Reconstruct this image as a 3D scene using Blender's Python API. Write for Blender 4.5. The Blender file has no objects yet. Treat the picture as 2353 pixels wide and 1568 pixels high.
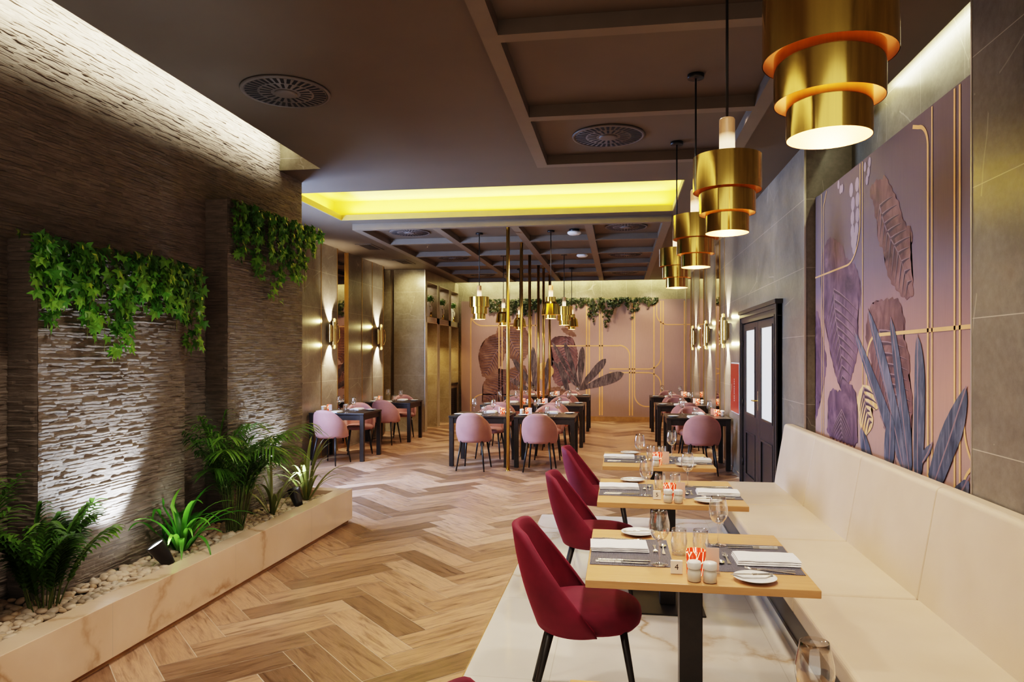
import bpy, bmesh, math, random
import numpy as np
from mathutils import Vector, Matrix
random.seed(7); RS = np.random.RandomState(11)
PI = math.pi
scn = bpy.context.scene
COL = scn.collection

# ------------------------------------------------------------------ materials
class NT:
    def __init__(s, name):
        s.m = bpy.data.materials.new(name); s.m.use_nodes = True
        s.t = s.m.node_tree; s.t.nodes.clear()
        s.out = s.n('ShaderNodeOutputMaterial')
    def n(s, typ, **kw):
        nd = s.t.nodes.new(typ)
        for k, v in kw.items():
            if k.startswith('i_'):
                key = k[2:]
                key = int(key) if key.isdigit() else key.replace('_', ' ')
                if isinstance(v, bpy.types.NodeSocket): s.t.links.new(v, nd.inputs[key])
                else: nd.inputs[key].default_value = v
            else: setattr(nd, k, v)
        return nd
    def l(s, a, b): s.t.links.new(a, b)
    def math(s, op, a, b=0.0, clamp=False):
        nd = s.n('ShaderNodeMath', operation=op); nd.use_clamp = clamp
        for i, v in enumerate((a, b)):
            if isinstance(v, bpy.types.NodeSocket): s.l(v, nd.inputs[i])
            else: nd.inputs[i].default_value = v
        return nd.outputs[0]
    def ramp(s, fac, stops, interp='LINEAR'):
        nd = s.n('ShaderNodeValToRGB'); cr = nd.color_ramp; cr.interpolation = interp
        while len(cr.elements) < len(stops): cr.elements.new(0.5)
        for e, (p, c) in zip(cr.elements, stops):
            e.position = p; e.color = (*c, 1) if len(c) == 3 else c
        s.l(fac, nd.inputs[0]); return nd.outputs[0]
    def mix(s, f, a, b, blend='MIX'):
        nd = s.n('ShaderNodeMix', data_type='RGBA', blend_type=blend)
        for k, v in ((0, f), (6, a), (7, b)):
            if isinstance(v, bpy.types.NodeSocket): s.l(v, nd.inputs[k])
            else: nd.inputs[k].default_value = (*v, 1) if (k > 0 and len(v) == 3) else v
        return nd.outputs[2]
    def coord(s, which='Object', scale=(1, 1, 1), loc=(0, 0, 0), rot=(0, 0, 0)):
        tc = s.n('ShaderNodeTexCoord'); mp = s.n('ShaderNodeMapping')
        s.l(tc.outputs[which], mp.inputs[0]); mp.inputs[1].default_value = loc; mp.inputs[2].default_value = rot; mp.inputs[3].default_value = scale
        return mp.outputs[0]
    def noise(s, vec, scale, detail=4, rough=.55, dist=0):
        nd = s.n('ShaderNodeTexNoise', i_Scale=scale, i_Detail=detail, i_Roughness=rough, i_Distortion=dist)
        if vec: s.l(vec, nd.inputs['Vector'])
        return nd.outputs[0]
    def bump(s, h, dist=.01, strength=1.0):
        return s.n('ShaderNodeBump', i_Height=h, i_Distance=dist, i_Strength=strength).outputs[0]
    def pbr(s, **kw):
        b = s.n('ShaderNodeBsdfPrincipled')
        for k, v in kw.items():
            k = k.replace('_', ' ')
            if isinstance(v, bpy.types.NodeSocket): s.l(v, b.inputs[k])
            else: b.inputs[k].default_value = (*v, 1) if isinstance(v, tuple) and len(v) == 3 and 'Normal' not in k else v
        s.l(b.outputs[0], s.out.inputs[0]); return b

def simple(name, color, rough=.5, metal=0, var=.06, nscale=6, **kw):
    t = NT(name); v = t.coord()
    nz = t.noise(v, nscale)
    c0 = tuple(max(0, x * (1 - var)) for x in color); c1 = tuple(min(1, x * (1 + var)) for x in color)
    t.pbr(Base_Color=t.ramp(nz, [(.3, c0), (.7, c1)]), Roughness=rough, Metallic=metal, **kw)
    return t.m
def emit(name, color, strength):
    t = NT(name); e = t.n('ShaderNodeEmission'); e.inputs[0].default_value = (*color, 1); e.inputs[1].default_value = strength
    t.l(e.outputs[0], t.out.inputs[0]); return t.m

M = {}
M['ceiling'] = simple('ceiling_paint', (.120, .094, .070), .55, var=.05, nscale=2)
M['ceiling_frame'] = simple('ceiling_frame_paint', (.165, .132, .102), .5, var=.04)
M['cove_yellow'] = simple('cove_paint', (.86, .72, .20), .6, var=.03)
M['cove_lip'] = simple('cove_lip_paint', (.34, .29, .11), .6)
M['black'] = simple('black_lacquer', (.018, .015, .014), .42)
M['black_wood'] = simple('black_stained_wood', (.022, .016, .013), .35, var=.3, nscale=14)
M['dark_metal'] = simple('dark_grey_metal', (.05, .045, .045), .35, .6)
M['porcelain'] = simple('white_porcelain', (.85, .84, .82), .18, var=.01)
M['cream_ceramic'] = simple('cream_ceramic', (.70, .64, .55), .25, var=.03)
M['linen'] = simple('white_linen', (.84, .83, .84), .85, var=.03, nscale=40)
M['white_card'] = simple('white_card', (.86, .82, .74), .5, var=.01)
M['pink_card'] = simple('pale_pink_card', (.78, .58, .52), .35, var=.02)
M['chrome'] = simple('polished_steel', (.86, .82, .75), .27, 1, var=.05, nscale=30)
M['white_plastic'] = simple('white_plastic', (.85, .85, .85), .4)
M['red_paint'] = simple('red_enamel', (.46, .03, .018), .3, var=.04)
M['door_paint'] = simple('charcoal_door_paint', (.050, .043, .042), .38, var=.08)
M['steel_strip'] = simple('brushed_steel', (.62, .66, .72), .3, 1, var=.05)
M['trim_metal'] = simple('pale_edge_trim', (.62, .56, .47), .35, .8)
M['gold_trim'] = simple('gold_edge_trim', (.66, .43, .16), .3, 1)
M['oak_skirting'] = simple('oak_skirting', (.36, .21, .09), .5, var=.2, nscale=9)
M['vent'] = simple('vent_enamel', (.13, .11, .10), .5)
M['vent_slot'] = simple('vent_slot_dark', (.012, .01, .01), .8)
M['niche_dark'] = simple('niche_frame_laminate', (.20, .145, .095), .5, var=.1)
M['soil'] = simple('dark_soil', (.03, .022, .015), .95, var=.4, nscale=60)
M['gold_line'] = simple('printed_gold_line', (.80, .46, .20), .5, var=.06)
M['white_paint'] = simple('white_marking', (.8, .78, .76), .5)
M['bulb'] = emit('bulb_glow', (1, .74, .40), 22)
M['lens'] = emit('spot_lens', (.93, .97, 1), 22)
M['led'] = emit('led_strip', (1, .93, .62), 7)
M['sconce_glow'] = emit('sconce_lamp', (1, .82, .5), 3)
M['flame'] = emit('candle_flame', (1, .62, .25), 12)

def brass(name, col, rough=.16):
    t = NT(name); v = t.coord(scale=(30, 30, .6))
    nz = t.noise(v, 3, 3)
    t.pbr(Base_Color=t.ramp(nz, [(.3, tuple(c * .88 for c in col)), (.7, col)]), Metallic=1.0, Roughness=rough)
    return t.m
M['brass'] = brass('polished_brass', (.95, .69, .19), .11)
M['brass_pole'] = brass('satin_brass', (.72, .50, .16), .28)
M['champagne'] = brass('champagne_metal', (.80, .58, .24), .24)

# inside of the lamp shades: pale reflective lining
M['shade_inner'] = simple('shade_lining', (.62, .36, .19), .42, .3)

def stone_mat():
    t = NT('split_face_stone'); v = t.coord(scale=(1, 1, 1))
    n1 = t.noise(t.coord(scale=(2.2, 2.2, 14)), 3, 5); n2 = t.noise(t.coord(scale=(9, 9, 60)), 4, 5, .65)
    at = t.n('ShaderNodeAttribute', attribute_name='tone')
    base = t.ramp(n1, [(.3, (.19, .155, .132)), (.6, (.265, .222, .19)), (.85, (.32, .275, .24))])
    col = t.mix(1, base, t.ramp(at.outputs['Fac'], [(0, (.86, .86, .86)), (1, (1.12, 1.11, 1.09))]), 'MULTIPLY')
    t.pbr(Base_Color=col, Roughness=.72, Normal=t.bump(n2, .008, .8))
    return t.m
M['stone'] = stone_mat()

def tile_mat(name, c0, c1, c2, axis='Y', vstep=1.2, voff=0.0, rough=.30, joint=.0045):
    """large grey stone tiles, horizontal joints every 0.6 m"""
    t = NT(name); v = t.coord()
    sp = t.n('ShaderNodeSeparateXYZ'); t.l(v, sp.inputs[0])
    def jm(sock, step, off, w):
        f = t.math('FRACT', t.math('DIVIDE', t.math('ADD', sock, off), step))
        d = t.math('MINIMUM', f, t.math('SUBTRACT', 1.0, f))
        return t.math('LESS_THAN', d, w / step / 2)
    j = jm(sp.outputs['Z'], .6, -.02 + 6.0, joint)
    if vstep: j = t.math('MAXIMUM', j, jm(sp.outputs[axis], vstep, voff + 24.0, joint * .8))
    big = t.noise(v, 1.7, 6, .6, .6); fine = t.noise(v, 26, 6, .7)
    base = t.ramp(t.math('ADD', t.math('MULTIPLY', big, .65), t.math('MULTIPLY', fine, .35)), [(.38, c0), (.5, c1), (.62, c2)])
    w = t.noise(v, 2.3, 5, .6)
    vo = t.n('ShaderNodeTexVoronoi', feature='DISTANCE_TO_EDGE', i_Scale=1.15)
    vv = t.mix(.32, v, t.n('ShaderNodeTexNoise', i_Scale=1.6, i_Detail=5.0).outputs[1]); t.l(vv, vo.inputs['Vector'])
    vein = t.math('MULTIPLY', t.math('LESS_THAN', vo.outputs['Distance'], .0035), t.math('GREATER_THAN', w, .5))
    base = t.mix(t.math('MULTIPLY', vein, .34), base, (.62, .55, .45))
    base = t.mix(t.math('MULTIPLY', j, .7), base, (.62, .55, .46))
    t.pbr(Base_Color=base, Roughness=rough)
    return t.m
M['tile'] = tile_mat('grey_stone_tile', (.165, .14, .115), (.225, .195, .16), (.29, .255, .21), 'Y', 0)
M['tile_band'] = tile_mat('grey_stone_tile_band', (.16, .14, .10), (.22, .195, .145), (.29, .26, .20), 'Y', .62)
M['tile_frontal'] = tile_mat('taupe_stone_tile', (.26, .22, .145), (.34, .29, .20), (.42, .36, .26), 'X', 0)
M['tile_back'] = tile_mat('back_wall_tile', (.18, .16, .10), (.25, .22, .145), (.32, .29, .20), 'X', .62)

def marble_mat(name, base, vein_c, scale, wid, rough, seed=0, joints=None):
    t = NT(name); v = t.coord(loc=(seed, seed * 1.7, 0))
    nz = t.n('ShaderNodeTexNoise', i_Scale=1.1, i_Detail=6.0, i_Roughness=.6); t.l(v, nz.inputs['Vector'])
    vv = t.mix(.42, v, nz.outputs[1])
    vo = t.n('ShaderNodeTexVoronoi', feature='DISTANCE_TO_EDGE', i_Scale=scale); t.l(vv, vo.inputs['Vector'])
    w = t.noise(v, 1.9, 3)
    thin = t.math('SUBTRACT', 1.0, t.math('DIVIDE', vo.outputs['Distance'], wid), True)
    thin = t.math('MULTIPLY', t.math('POWER', thin, 1.4), t.math('MULTIPLY', t.math('SUBTRACT', w, .38), 4.5, True), True)
    halo = t.math('MULTIPLY', t.math('SUBTRACT', 1.0, t.math('DIVIDE', vo.outputs['Distance'], wid * 7), True), .22)
    cloud = t.noise(v, 1.3, 5)
    b = t.ramp(cloud, [(.3, tuple(c * .86 for c in base)), (.65, base)])
    b = t.mix(halo, b, tuple(x * 1.15 for x in vein_c)); b = t.mix(t.math('MULTIPLY', thin, .8), b, vein_c)
    if joints:
        sp = t.n('ShaderNodeSeparateXYZ'); t.l(t.coord(), sp.inputs[0])
        for ax, step, off in joints:
            f = t.math('FRACT', t.math('DIVIDE', t.math('ADD', sp.outputs[ax], off + 60), step))
            j = t.math('LESS_THAN', t.math('MINIMUM', f, t.math('SUBTRACT', 1.0, f)), .0022 / step)
            b = t.mix(t.math('MULTIPLY', j, .5), b, (.45, .38, .3))
    t.pbr(Base_Color=b, Roughness=rough)
    return t.m
M['marble_floor'] = marble_mat('white_marble_floor', (.78, .73, .66), (.38, .21, .08), 1.0, .020, .08, 3.1, [('Y', 1.2, .0), ('X', 1.2, .35)])
M['marble_planter'] = marble_mat('cream_marble', (.80, .60, .45), (.34, .18, .07), 1.3, .028, .12, 8.3, [('Y', 1.2, .15)])

def plank_mat():
    t = NT('oak_look_planks')
    at = t.n('ShaderNodeAttribute', attribute_name='tone')
    uv = t.n('ShaderNodeUVMap', uv_map='UVMap')
    mp = t.n('ShaderNodeMapping'); t.l(uv.outputs[0], mp.inputs[0]); mp.inputs[3].default_value = (1.6, 13, 1)
    n1 = t.noise(mp.outputs[0], 2.0, 6, .62, .8)
    mp2 = t.n('ShaderNodeMapping'); t.l(uv.outputs[0], mp2.inputs[0]); mp2.inputs[3].default_value = (6, 90, 1)
    n2 = t.noise(mp2.outputs[0], 2.0, 4, .6)
    tone = t.ramp(at.outputs['Fac'], [(0, (.17, .098, .060)), (.35, (.31, .185, .118)), (.7, (.45, .28, .185)), (1, (.57, .38, .265))])
    g = t.ramp(n1, [(.30, (.42, .37, .34)), (.50, (.98, .96, .95)), (.72, (1.2, 1.14, 1.1))])
    c = t.mix(1, tone, g, 'MULTIPLY')
    c = t.mix(.55, c, t.mix(1, c, t.ramp(n2, [(.35, (.72, .7, .68)), (.6, (1.08, 1.08, 1.08))]), 'MULTIPLY'))
    t.pbr(Base_Color=c, Roughness=t.math('ADD', t.math('MULTIPLY', n1, .12), .24), Normal=t.bump(n2, .0015, .4))
    return t.m
M['planks'] = plank_mat()
M['grout'] = simple('floor_grout', (.66, .53, .42), .8)

def velvet(name, c, c2):
    t = NT(name); v = t.coord()
    nz = t.noise(v, 5, 4); nf = t.noise(v, 300, 2)
    t.pbr(Base_Color=t.ramp(nz, [(.3, c), (.7, c2)]), Roughness=.75, Sheen_Weight=.55, Sheen_Roughness=.35, Sheen_Tint=tuple(min(1, x * 2.2) for x in c2), Normal=t.bump(nf, .0008, .5))
    return t.m
M['velvet_rose'] = velvet('rose_velvet', (.34, .17, .16), (.43, .22, .205))
M['velvet_wine'] = velvet('burgundy_velvet', (.12, .006, .024), (.19, .010, .036))
def leather():
    t = NT('cream_leather'); v = t.coord()
    nf = t.noise(v, 180, 3); nb = t.noise(v, 3, 3)
    t.pbr(Base_Color=t.ramp(nb, [(.3, (.66, .52, .385)), (.7, (.72, .575, .435))]), Roughness=.42, Normal=t.bump(nf, .001, .35))
    return t.m
M['leather'] = leather()
def beech():
    t = NT('beech_laminate'); v = t.coord(scale=(2, 26, 26))
    n1 = t.noise(v, 1.6, 5, .6, .4)
    t.pbr(Base_Color=t.ramp(n1, [(.3, (.56, .295, .125)), (.7, (.66, .37, .17))]), Roughness=.36)
    return t.m
M['beech'] = beech()
def woven():
    t = NT('woven_placemat'); v = t.coord()
    a = t.n('ShaderNodeTexWave', wave_type='BANDS', bands_direction='X', i_Scale=60.0, i_Distortion=3.0); t.l(v, a.inputs[0])
    b = t.noise(t.coord(scale=(.25, 1.2, 1)), 90, 4, .8)
    f = t.math('MULTIPLY', t.math('ADD', a.outputs['Fac'], b), .5)
    t.pbr(Base_Color=t.ramp(f, [(.3, (.018, .017, .032)), (.52, (.060, .056, .085)), (.72, (.24, .23, .28))]), Roughness=.55, Normal=t.bump(f, .002, .6))
    return t.m
M['woven'] = woven()
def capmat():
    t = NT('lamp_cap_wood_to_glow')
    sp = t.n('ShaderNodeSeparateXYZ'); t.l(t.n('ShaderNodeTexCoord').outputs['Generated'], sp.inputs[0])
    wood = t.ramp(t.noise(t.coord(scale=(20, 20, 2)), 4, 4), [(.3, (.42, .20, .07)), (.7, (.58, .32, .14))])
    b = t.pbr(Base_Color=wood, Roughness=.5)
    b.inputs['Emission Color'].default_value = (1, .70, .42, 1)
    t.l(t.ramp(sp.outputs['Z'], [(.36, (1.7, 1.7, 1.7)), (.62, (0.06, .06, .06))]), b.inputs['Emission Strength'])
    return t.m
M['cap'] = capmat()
def thin_glass(name, tint=(1, 1, 1), refl=1.0):
    t = NT(name)
    lw = t.n('ShaderNodeLayerWeight', i_Blend=.36)
    tr = t.n('ShaderNodeBsdfTransparent'); tr.inputs[0].default_value = (*tint, 1)
    gl = t.n('ShaderNodeBsdfGlossy'); gl.inputs['Roughness'].default_value = .02; gl.inputs[0].default_value = (1, 1, 1, 1)
    mx = t.n('ShaderNodeMixShader')
    nz = t.noise(t.coord(), 9, 1)
    f = t.math('ADD', t.math('MULTIPLY', lw.outputs['Facing'], .92 * refl), t.math('MULTIPLY', nz, .10), True)
    f = t.math('MULTIPLY', f, f)
    f = t.math('ADD', f, .10, True)
    t.l(f, mx.inputs[0]); t.l(tr.outputs[0], mx.inputs[1]); t.l(gl.outputs[0], mx.inputs[2]); t.l(mx.outputs[0], t.out.inputs[0])
    return t.m
M['glass'] = thin_glass('clear_glass', (.985, .985, .985), 1.15)
def candle_mat():
    t = NT('red_glass_branch_pattern'); v = t.coord(scale=(1, 1, .45))
    nz = t.n('ShaderNodeTexNoise', i_Scale=14.0, i_Detail=2.0); t.l(v, nz.inputs['Vector'])
    vv = t.mix(.05, v, nz.outputs[1])
    vo = t.n('ShaderNodeTexVoronoi', feature='DISTANCE_TO_EDGE', i_Scale=44.0); t.l(vv, vo.inputs['Vector'])
    br = t.math('LESS_THAN', vo.outputs['Distance'], .055)
    col = t.mix(br, (.80, .05, .012), (1, .62, .36))
    b = t.pbr(Base_Color=col, Roughness=.25, Emission_Color=col)
    t.l(t.math('ADD', t.math('MULTIPLY', br, .95), .42), b.inputs['Emission Strength'])
    return t.m
M['candle_glass'] = candle_mat()
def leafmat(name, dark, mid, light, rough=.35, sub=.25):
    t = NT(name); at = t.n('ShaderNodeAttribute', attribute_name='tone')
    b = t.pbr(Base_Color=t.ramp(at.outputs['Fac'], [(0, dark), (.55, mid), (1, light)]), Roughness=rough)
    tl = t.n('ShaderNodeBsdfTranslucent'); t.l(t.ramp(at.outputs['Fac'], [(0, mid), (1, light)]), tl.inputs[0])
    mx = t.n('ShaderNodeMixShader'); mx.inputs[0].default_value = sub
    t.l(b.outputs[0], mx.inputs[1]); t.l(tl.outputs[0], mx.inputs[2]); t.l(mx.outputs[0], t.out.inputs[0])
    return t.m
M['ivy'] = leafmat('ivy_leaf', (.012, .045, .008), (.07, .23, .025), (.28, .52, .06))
M['ivy_dark'] = leafmat('garland_leaf', (.010, .018, .006), (.035, .055, .016), (.09, .11, .035))
M['palm'] = leafmat('palm_leaf', (.03, .075, .012), (.085, .20, .03), (.20, .36, .06))
M['lily'] = leafmat('bright_strap_leaf', (.03, .12, .015), (.08, .30, .03), (.22, .50, .07))
M['flax'] = leafmat('variegated_leaf', (.10, .11, .03), (.20, .26, .07), (.50, .50, .26))
M['stem'] = simple('plant_stem', (.10, .13, .03), .6)
M['vine'] = simple('vine_stem', (.16, .17, .03), .6)
def pebble():
    t = NT('river_pebble'); oi = t.n('ShaderNodeObjectInfo'); at = t.n('ShaderNodeAttribute', attribute_name='tone')
    f = t.math('FRACT', t.math('ADD', oi.outputs['Random'], at.outputs['Fac']))
    nz = t.noise(t.coord(), 22, 4)
    c = t.ramp(f, [(0, (.42, .26, .13)), (.25, (.56, .41, .28)), (.6, (.64, .50, .38)), (.85, (.45, .35, .27)), (1, (.70, .60, .49))])
    c = t.mix(.35, c, t.ramp(nz, [(.3, (.42, .30, .18)), (.7, (.8, .72, .62))]))
    t.pbr(Base_Color=c, Roughness=.5)
    return t.m
M['pebble'] = pebble()
def mirror():
    t = NT('smoked_mirror'); nz = t.noise(t.coord(), .8, 2)
    t.pbr(Base_Color=t.ramp(nz, [(.3, (.50, .42, .34)), (.7, (.56, .48, .40))]), Metallic=1.0, Roughness=.02)
    return t.m
M['mirror'] = mirror()
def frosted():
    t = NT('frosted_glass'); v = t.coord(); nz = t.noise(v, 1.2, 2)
    b = t.pbr(Base_Color=(.8, .8, .78), Roughness=.25, Emission_Color=t.ramp(nz, [(.3, (.78, .84, .84)), (.75, (1, .93, .86))]), Emission_Strength=.62)  # pane brightness put in as its own glow, no lamp behind
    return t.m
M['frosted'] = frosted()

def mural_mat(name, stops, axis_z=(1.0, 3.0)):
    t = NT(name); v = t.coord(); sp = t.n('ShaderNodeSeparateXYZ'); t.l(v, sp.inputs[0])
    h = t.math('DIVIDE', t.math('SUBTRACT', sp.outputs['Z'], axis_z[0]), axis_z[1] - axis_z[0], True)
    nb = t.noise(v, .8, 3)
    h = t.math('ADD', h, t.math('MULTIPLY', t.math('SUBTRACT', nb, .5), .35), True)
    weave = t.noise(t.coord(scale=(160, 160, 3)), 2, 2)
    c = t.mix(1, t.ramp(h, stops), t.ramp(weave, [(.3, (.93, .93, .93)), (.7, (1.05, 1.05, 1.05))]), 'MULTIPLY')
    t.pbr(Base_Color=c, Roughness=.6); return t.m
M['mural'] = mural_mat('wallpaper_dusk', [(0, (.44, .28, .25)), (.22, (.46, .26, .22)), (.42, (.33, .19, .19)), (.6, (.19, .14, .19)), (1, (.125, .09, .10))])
M['mural_back'] = mural_mat('wallpaper_blush', [(0, (.34, .235, .22)), (.5, (.47, .315, .28)), (1, (.38, .26, .235))], (.2, 3))
def painted(name, c0, c1, c2, ang=0.0, sc=9.0):
    t = NT(name); v = t.coord(rot=(ang, 0, 0) if True else (0, 0, 0))
    v2 = t.coord(rot=(ang, 0, 0), scale=(sc * .35, sc * .35, 1.1))
    f = t.math('ADD', t.math('MULTIPLY', t.noise(v2, 3.2, 5, .62, 1.0), .7), t.math('MULTIPLY', t.noise(v, 2.6, 3), .3))
    t.pbr(Base_Color=t.ramp(f, [(.36, c0), (.5, c1), (.66, c2)]), Roughness=.6); return t.m
M['leaf_plum'] = painted('painted_plum_leaf', (.045, .022, .045), (.115, .06, .10), (.24, .14, .19), .35, 4.5)
M['leaf_rust'] = painted('painted_rust_leaf', (.06, .026, .028), (.155, .07, .07), (.29, .15, .145), -.3, 4.5)
M['leaf_tan'] = painted('painted_tan_leaf', (.08, .036, .022), (.19, .095, .062), (.33, .19, .135), .6, 3.0)
M['leaf_pale'] = simple('painted_pale_leaf', (.37, .30, .36), .6)
M['blade_blue'] = painted('painted_blue_blade', (.025, .032, .06), (.075, .09, .14), (.22, .21, .28), .1, 14)
M['blade_grey'] = painted('painted_grey_blade', (.028, .022, .028), (.085, .065, .07), (.26, .20, .19), .1, 14)
M['flower'] = painted('painted_gold_flower', (.55, .27, .07), (.75, .44, .17), (.85, .62, .38), .1, 8)
M['vein'] = simple('painted_vein', (.27, .175, .20), .6)
M['vein_dark'] = simple('painted_dark_vein', (.06, .03, .042), .6)

# ------------------------------------------------------------------ mesh helpers
class MB:
    def __init__(s): s.v = []; s.f = []; s.tone = []; s.sm = []
    def add(s, vs, fs, tone=None, smooth=False):
        b = len(s.v); s.v.extend([tuple(p) for p in vs])
        for f in fs:
            s.f.append(tuple(i + b for i in f)); s.sm.append(smooth); s.tone.append(.5 if tone is None else tone)
        return s
    def box(s, x0, x1, y0, y1, z0, z1, tone=None):
        vs = [(x0, y0, z0), (x1, y0, z0), (x1, y1, z0), (x0, y1, z0), (x0, y0, z1), (x1, y0, z1), (x1, y1, z1), (x0, y1, z1)]
        return s.add(vs, [(0, 3, 2, 1), (4, 5, 6, 7), (0, 1, 5, 4), (1, 2, 6, 5), (2, 3, 7, 6), (3, 0, 4, 7)], tone)
    def lathe(s, prof, n=32, c=(0, 0, 0), cap=False, tone=None, smooth=True):
        vs = []; fs = []
        for r, z in prof:
            for k in range(n):
                a = 2 * PI * k / n; vs.append((c[0] + r * math.cos(a), c[1] + r * math.sin(a), c[2] + z))
        for i in range(len(prof) - 1):
            for k in range(n):
                k2 = (k + 1) % n; fs.append((i * n + k, i * n + k2, (i + 1) * n + k2, (i + 1) * n + k))
        s.add(vs, fs, tone, smooth)
        if cap:
            b = len(s.v) - len(vs)
            s.f.append(tuple(b + k for k in reversed(range(n)))); s.sm.append(False); s.tone.append(.5)
            s.f.append(tuple(b + (len(prof) - 1) * n + k for k in range(n))); s.sm.append(False); s.tone.append(.5)
        return s
    def tube(s, pts, rad, n=8, tone=None, cap=True):
        pts = [Vector(p) for p in pts]; m = len(pts)
        if not isinstance(rad, (list, tuple)): rad = [rad] * m
        vs = []; fs = []; up = Vector((0, 0, 1))
        for i, p in enumerate(pts):
            d = (pts[min(i + 1, m - 1)] - pts[max(i - 1, 0)]).normalized()
            a = d.cross(up if abs(d.z) < .95 else Vector((1, 0, 0))).normalized(); b = d.cross(a).normalized()
            for k in range(n):
                t = 2 * PI * k / n; vs.append(p + (a * math.cos(t) + b * math.sin(t)) * rad[i])
        for i in range(m - 1):
            for k in range(n):
                k2 = (k + 1) % n; fs.append((i * n + k2, i * n + k, (i + 1) * n + k, (i + 1) * n + k2))
        if cap: fs.append(tuple(range(n))); fs.append(tuple((m - 1) * n + k for k in reversed(range(n))))
        return s.add(vs, fs, tone, True)
    def prism(s, pts2, axis, a0, a1, tone=None):
        """pts2 polygon extruded along axis ('x','y','z') from a0 to a1"""
        def P(u, v, w): return {'x': (w, u, v), 'y': (u, w, v), 'z': (u, v, w)}[axis]
        n = len(pts2); vs = [P(u, v, a0) for u, v in pts2] + [P(u, v, a1) for u, v in pts2]
        fs = [tuple(range(n)), tuple(reversed(range(n, 2 * n)))] + [(i, i + n, (i + 1) % n + n, (i + 1) % n) for i in range(n)]
        return s.add(vs, fs, tone)
    def mesh(s, name, mats, bevel=None):
        me = bpy.data.meshes.new(name); me.from_pydata(s.v, [], s.f)
        if not isinstance(mats, (list, tuple)): mats = [mats]
        for m in mats: me.materials.append(m)
        me.polygons.foreach_set('use_smooth', s.sm)
        if any(abs(t - .5) > 1e-6 for t in s.tone):
            at = me.attributes.new('tone', 'FLOAT', 'FACE'); at.data.foreach_set('value', s.tone)
        me.validate(); me.update(); return me
    def obj(s, name, mat, parent=None, loc=(0, 0, 0), rot=(0, 0, 0), fix=False, bevel=0, bseg=2, subsurf=0, solid=0, **tags):
        me = s.mesh(name, mat)
        if fix:
            bm = bmesh.new(); bm.from_mesh(me); bmesh.ops.recalc_face_normals(bm, faces=bm.faces); bm.to_mesh(me); bm.free()
        o = bpy.data.objects.new(name, me); COL.objects.link(o); o.parent = parent; o.location = loc; o.rotation_euler = rot
        if solid: md = o.modifiers.new('thick', 'SOLIDIFY'); md.thickness = solid; md.offset = 0
        if bevel: md = o.modifiers.new('soft', 'BEVEL'); md.width = bevel; md.segments = bseg; md.limit_method = 'ANGLE'; md.angle_limit = .6
        if subsurf: md = o.modifiers.new('smooth', 'SUBSURF'); md.levels = subsurf; md.render_levels = subsurf
        tagit(o, **tags); return o
def tagit(o, label=None, cat=None, group=None, kind=None):
    if label: o['label'] = label
    if cat: o['category'] = cat
    if group: o['group'] = group
    if kind: o['kind'] = kind
    return o
def thing(name, loc=(0, 0, 0), rz=0.0, **tags):
    o = bpy.data.objects.new(name, None); COL.objects.link(o); o.location = loc; o.rotation_euler = (0, 0, rz); o.empty_display_size = .1
    return tagit(o, **tags)
def clone(root, loc, rz=0.0, label=None, group=None):
    def cp(o, par):
        c = o.copy(); COL.objects.link(c); c.parent = par
        for ch in [x for x in KIDS.get(o.name, [])]: cp(ch, c)
        return c
    KIDS = {}
    st = [root]
    while st:
        x = st.pop(); ks = list(x.children); KIDS[x.name] = ks; st += ks
    r = cp(root, None); r.location = loc; r.rotation_euler = (0, 0, rz)
    if label: r['label'] = label
    if group: r['group'] = group
    return r
def struct(name, mb, mat, **kw): return mb.obj(name, mat, kind='structure', **kw)

# rotation of the stone wall group, about one degree against the room
LR = math.radians(-1.0); LP = Vector((-2.65, 4.7, 0))
def LG(x, y, z=0):
    v = Vector((x, y, z)) - LP; c, s = math.cos(LR), math.sin(LR)
    return Vector((v.x * c - v.y * s, v.x * s + v.y * c, v.z)) + LP
def put_left(o):
    """turn an object authored in room axes about LP"""
    o.matrix_world = Matrix.Translation(LP) @ Matrix.Rotation(LR, 4, 'Z') @ Matrix.Translation(-LP) @ o.matrix_world
    return o

H = 3.5   # ceiling height
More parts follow.
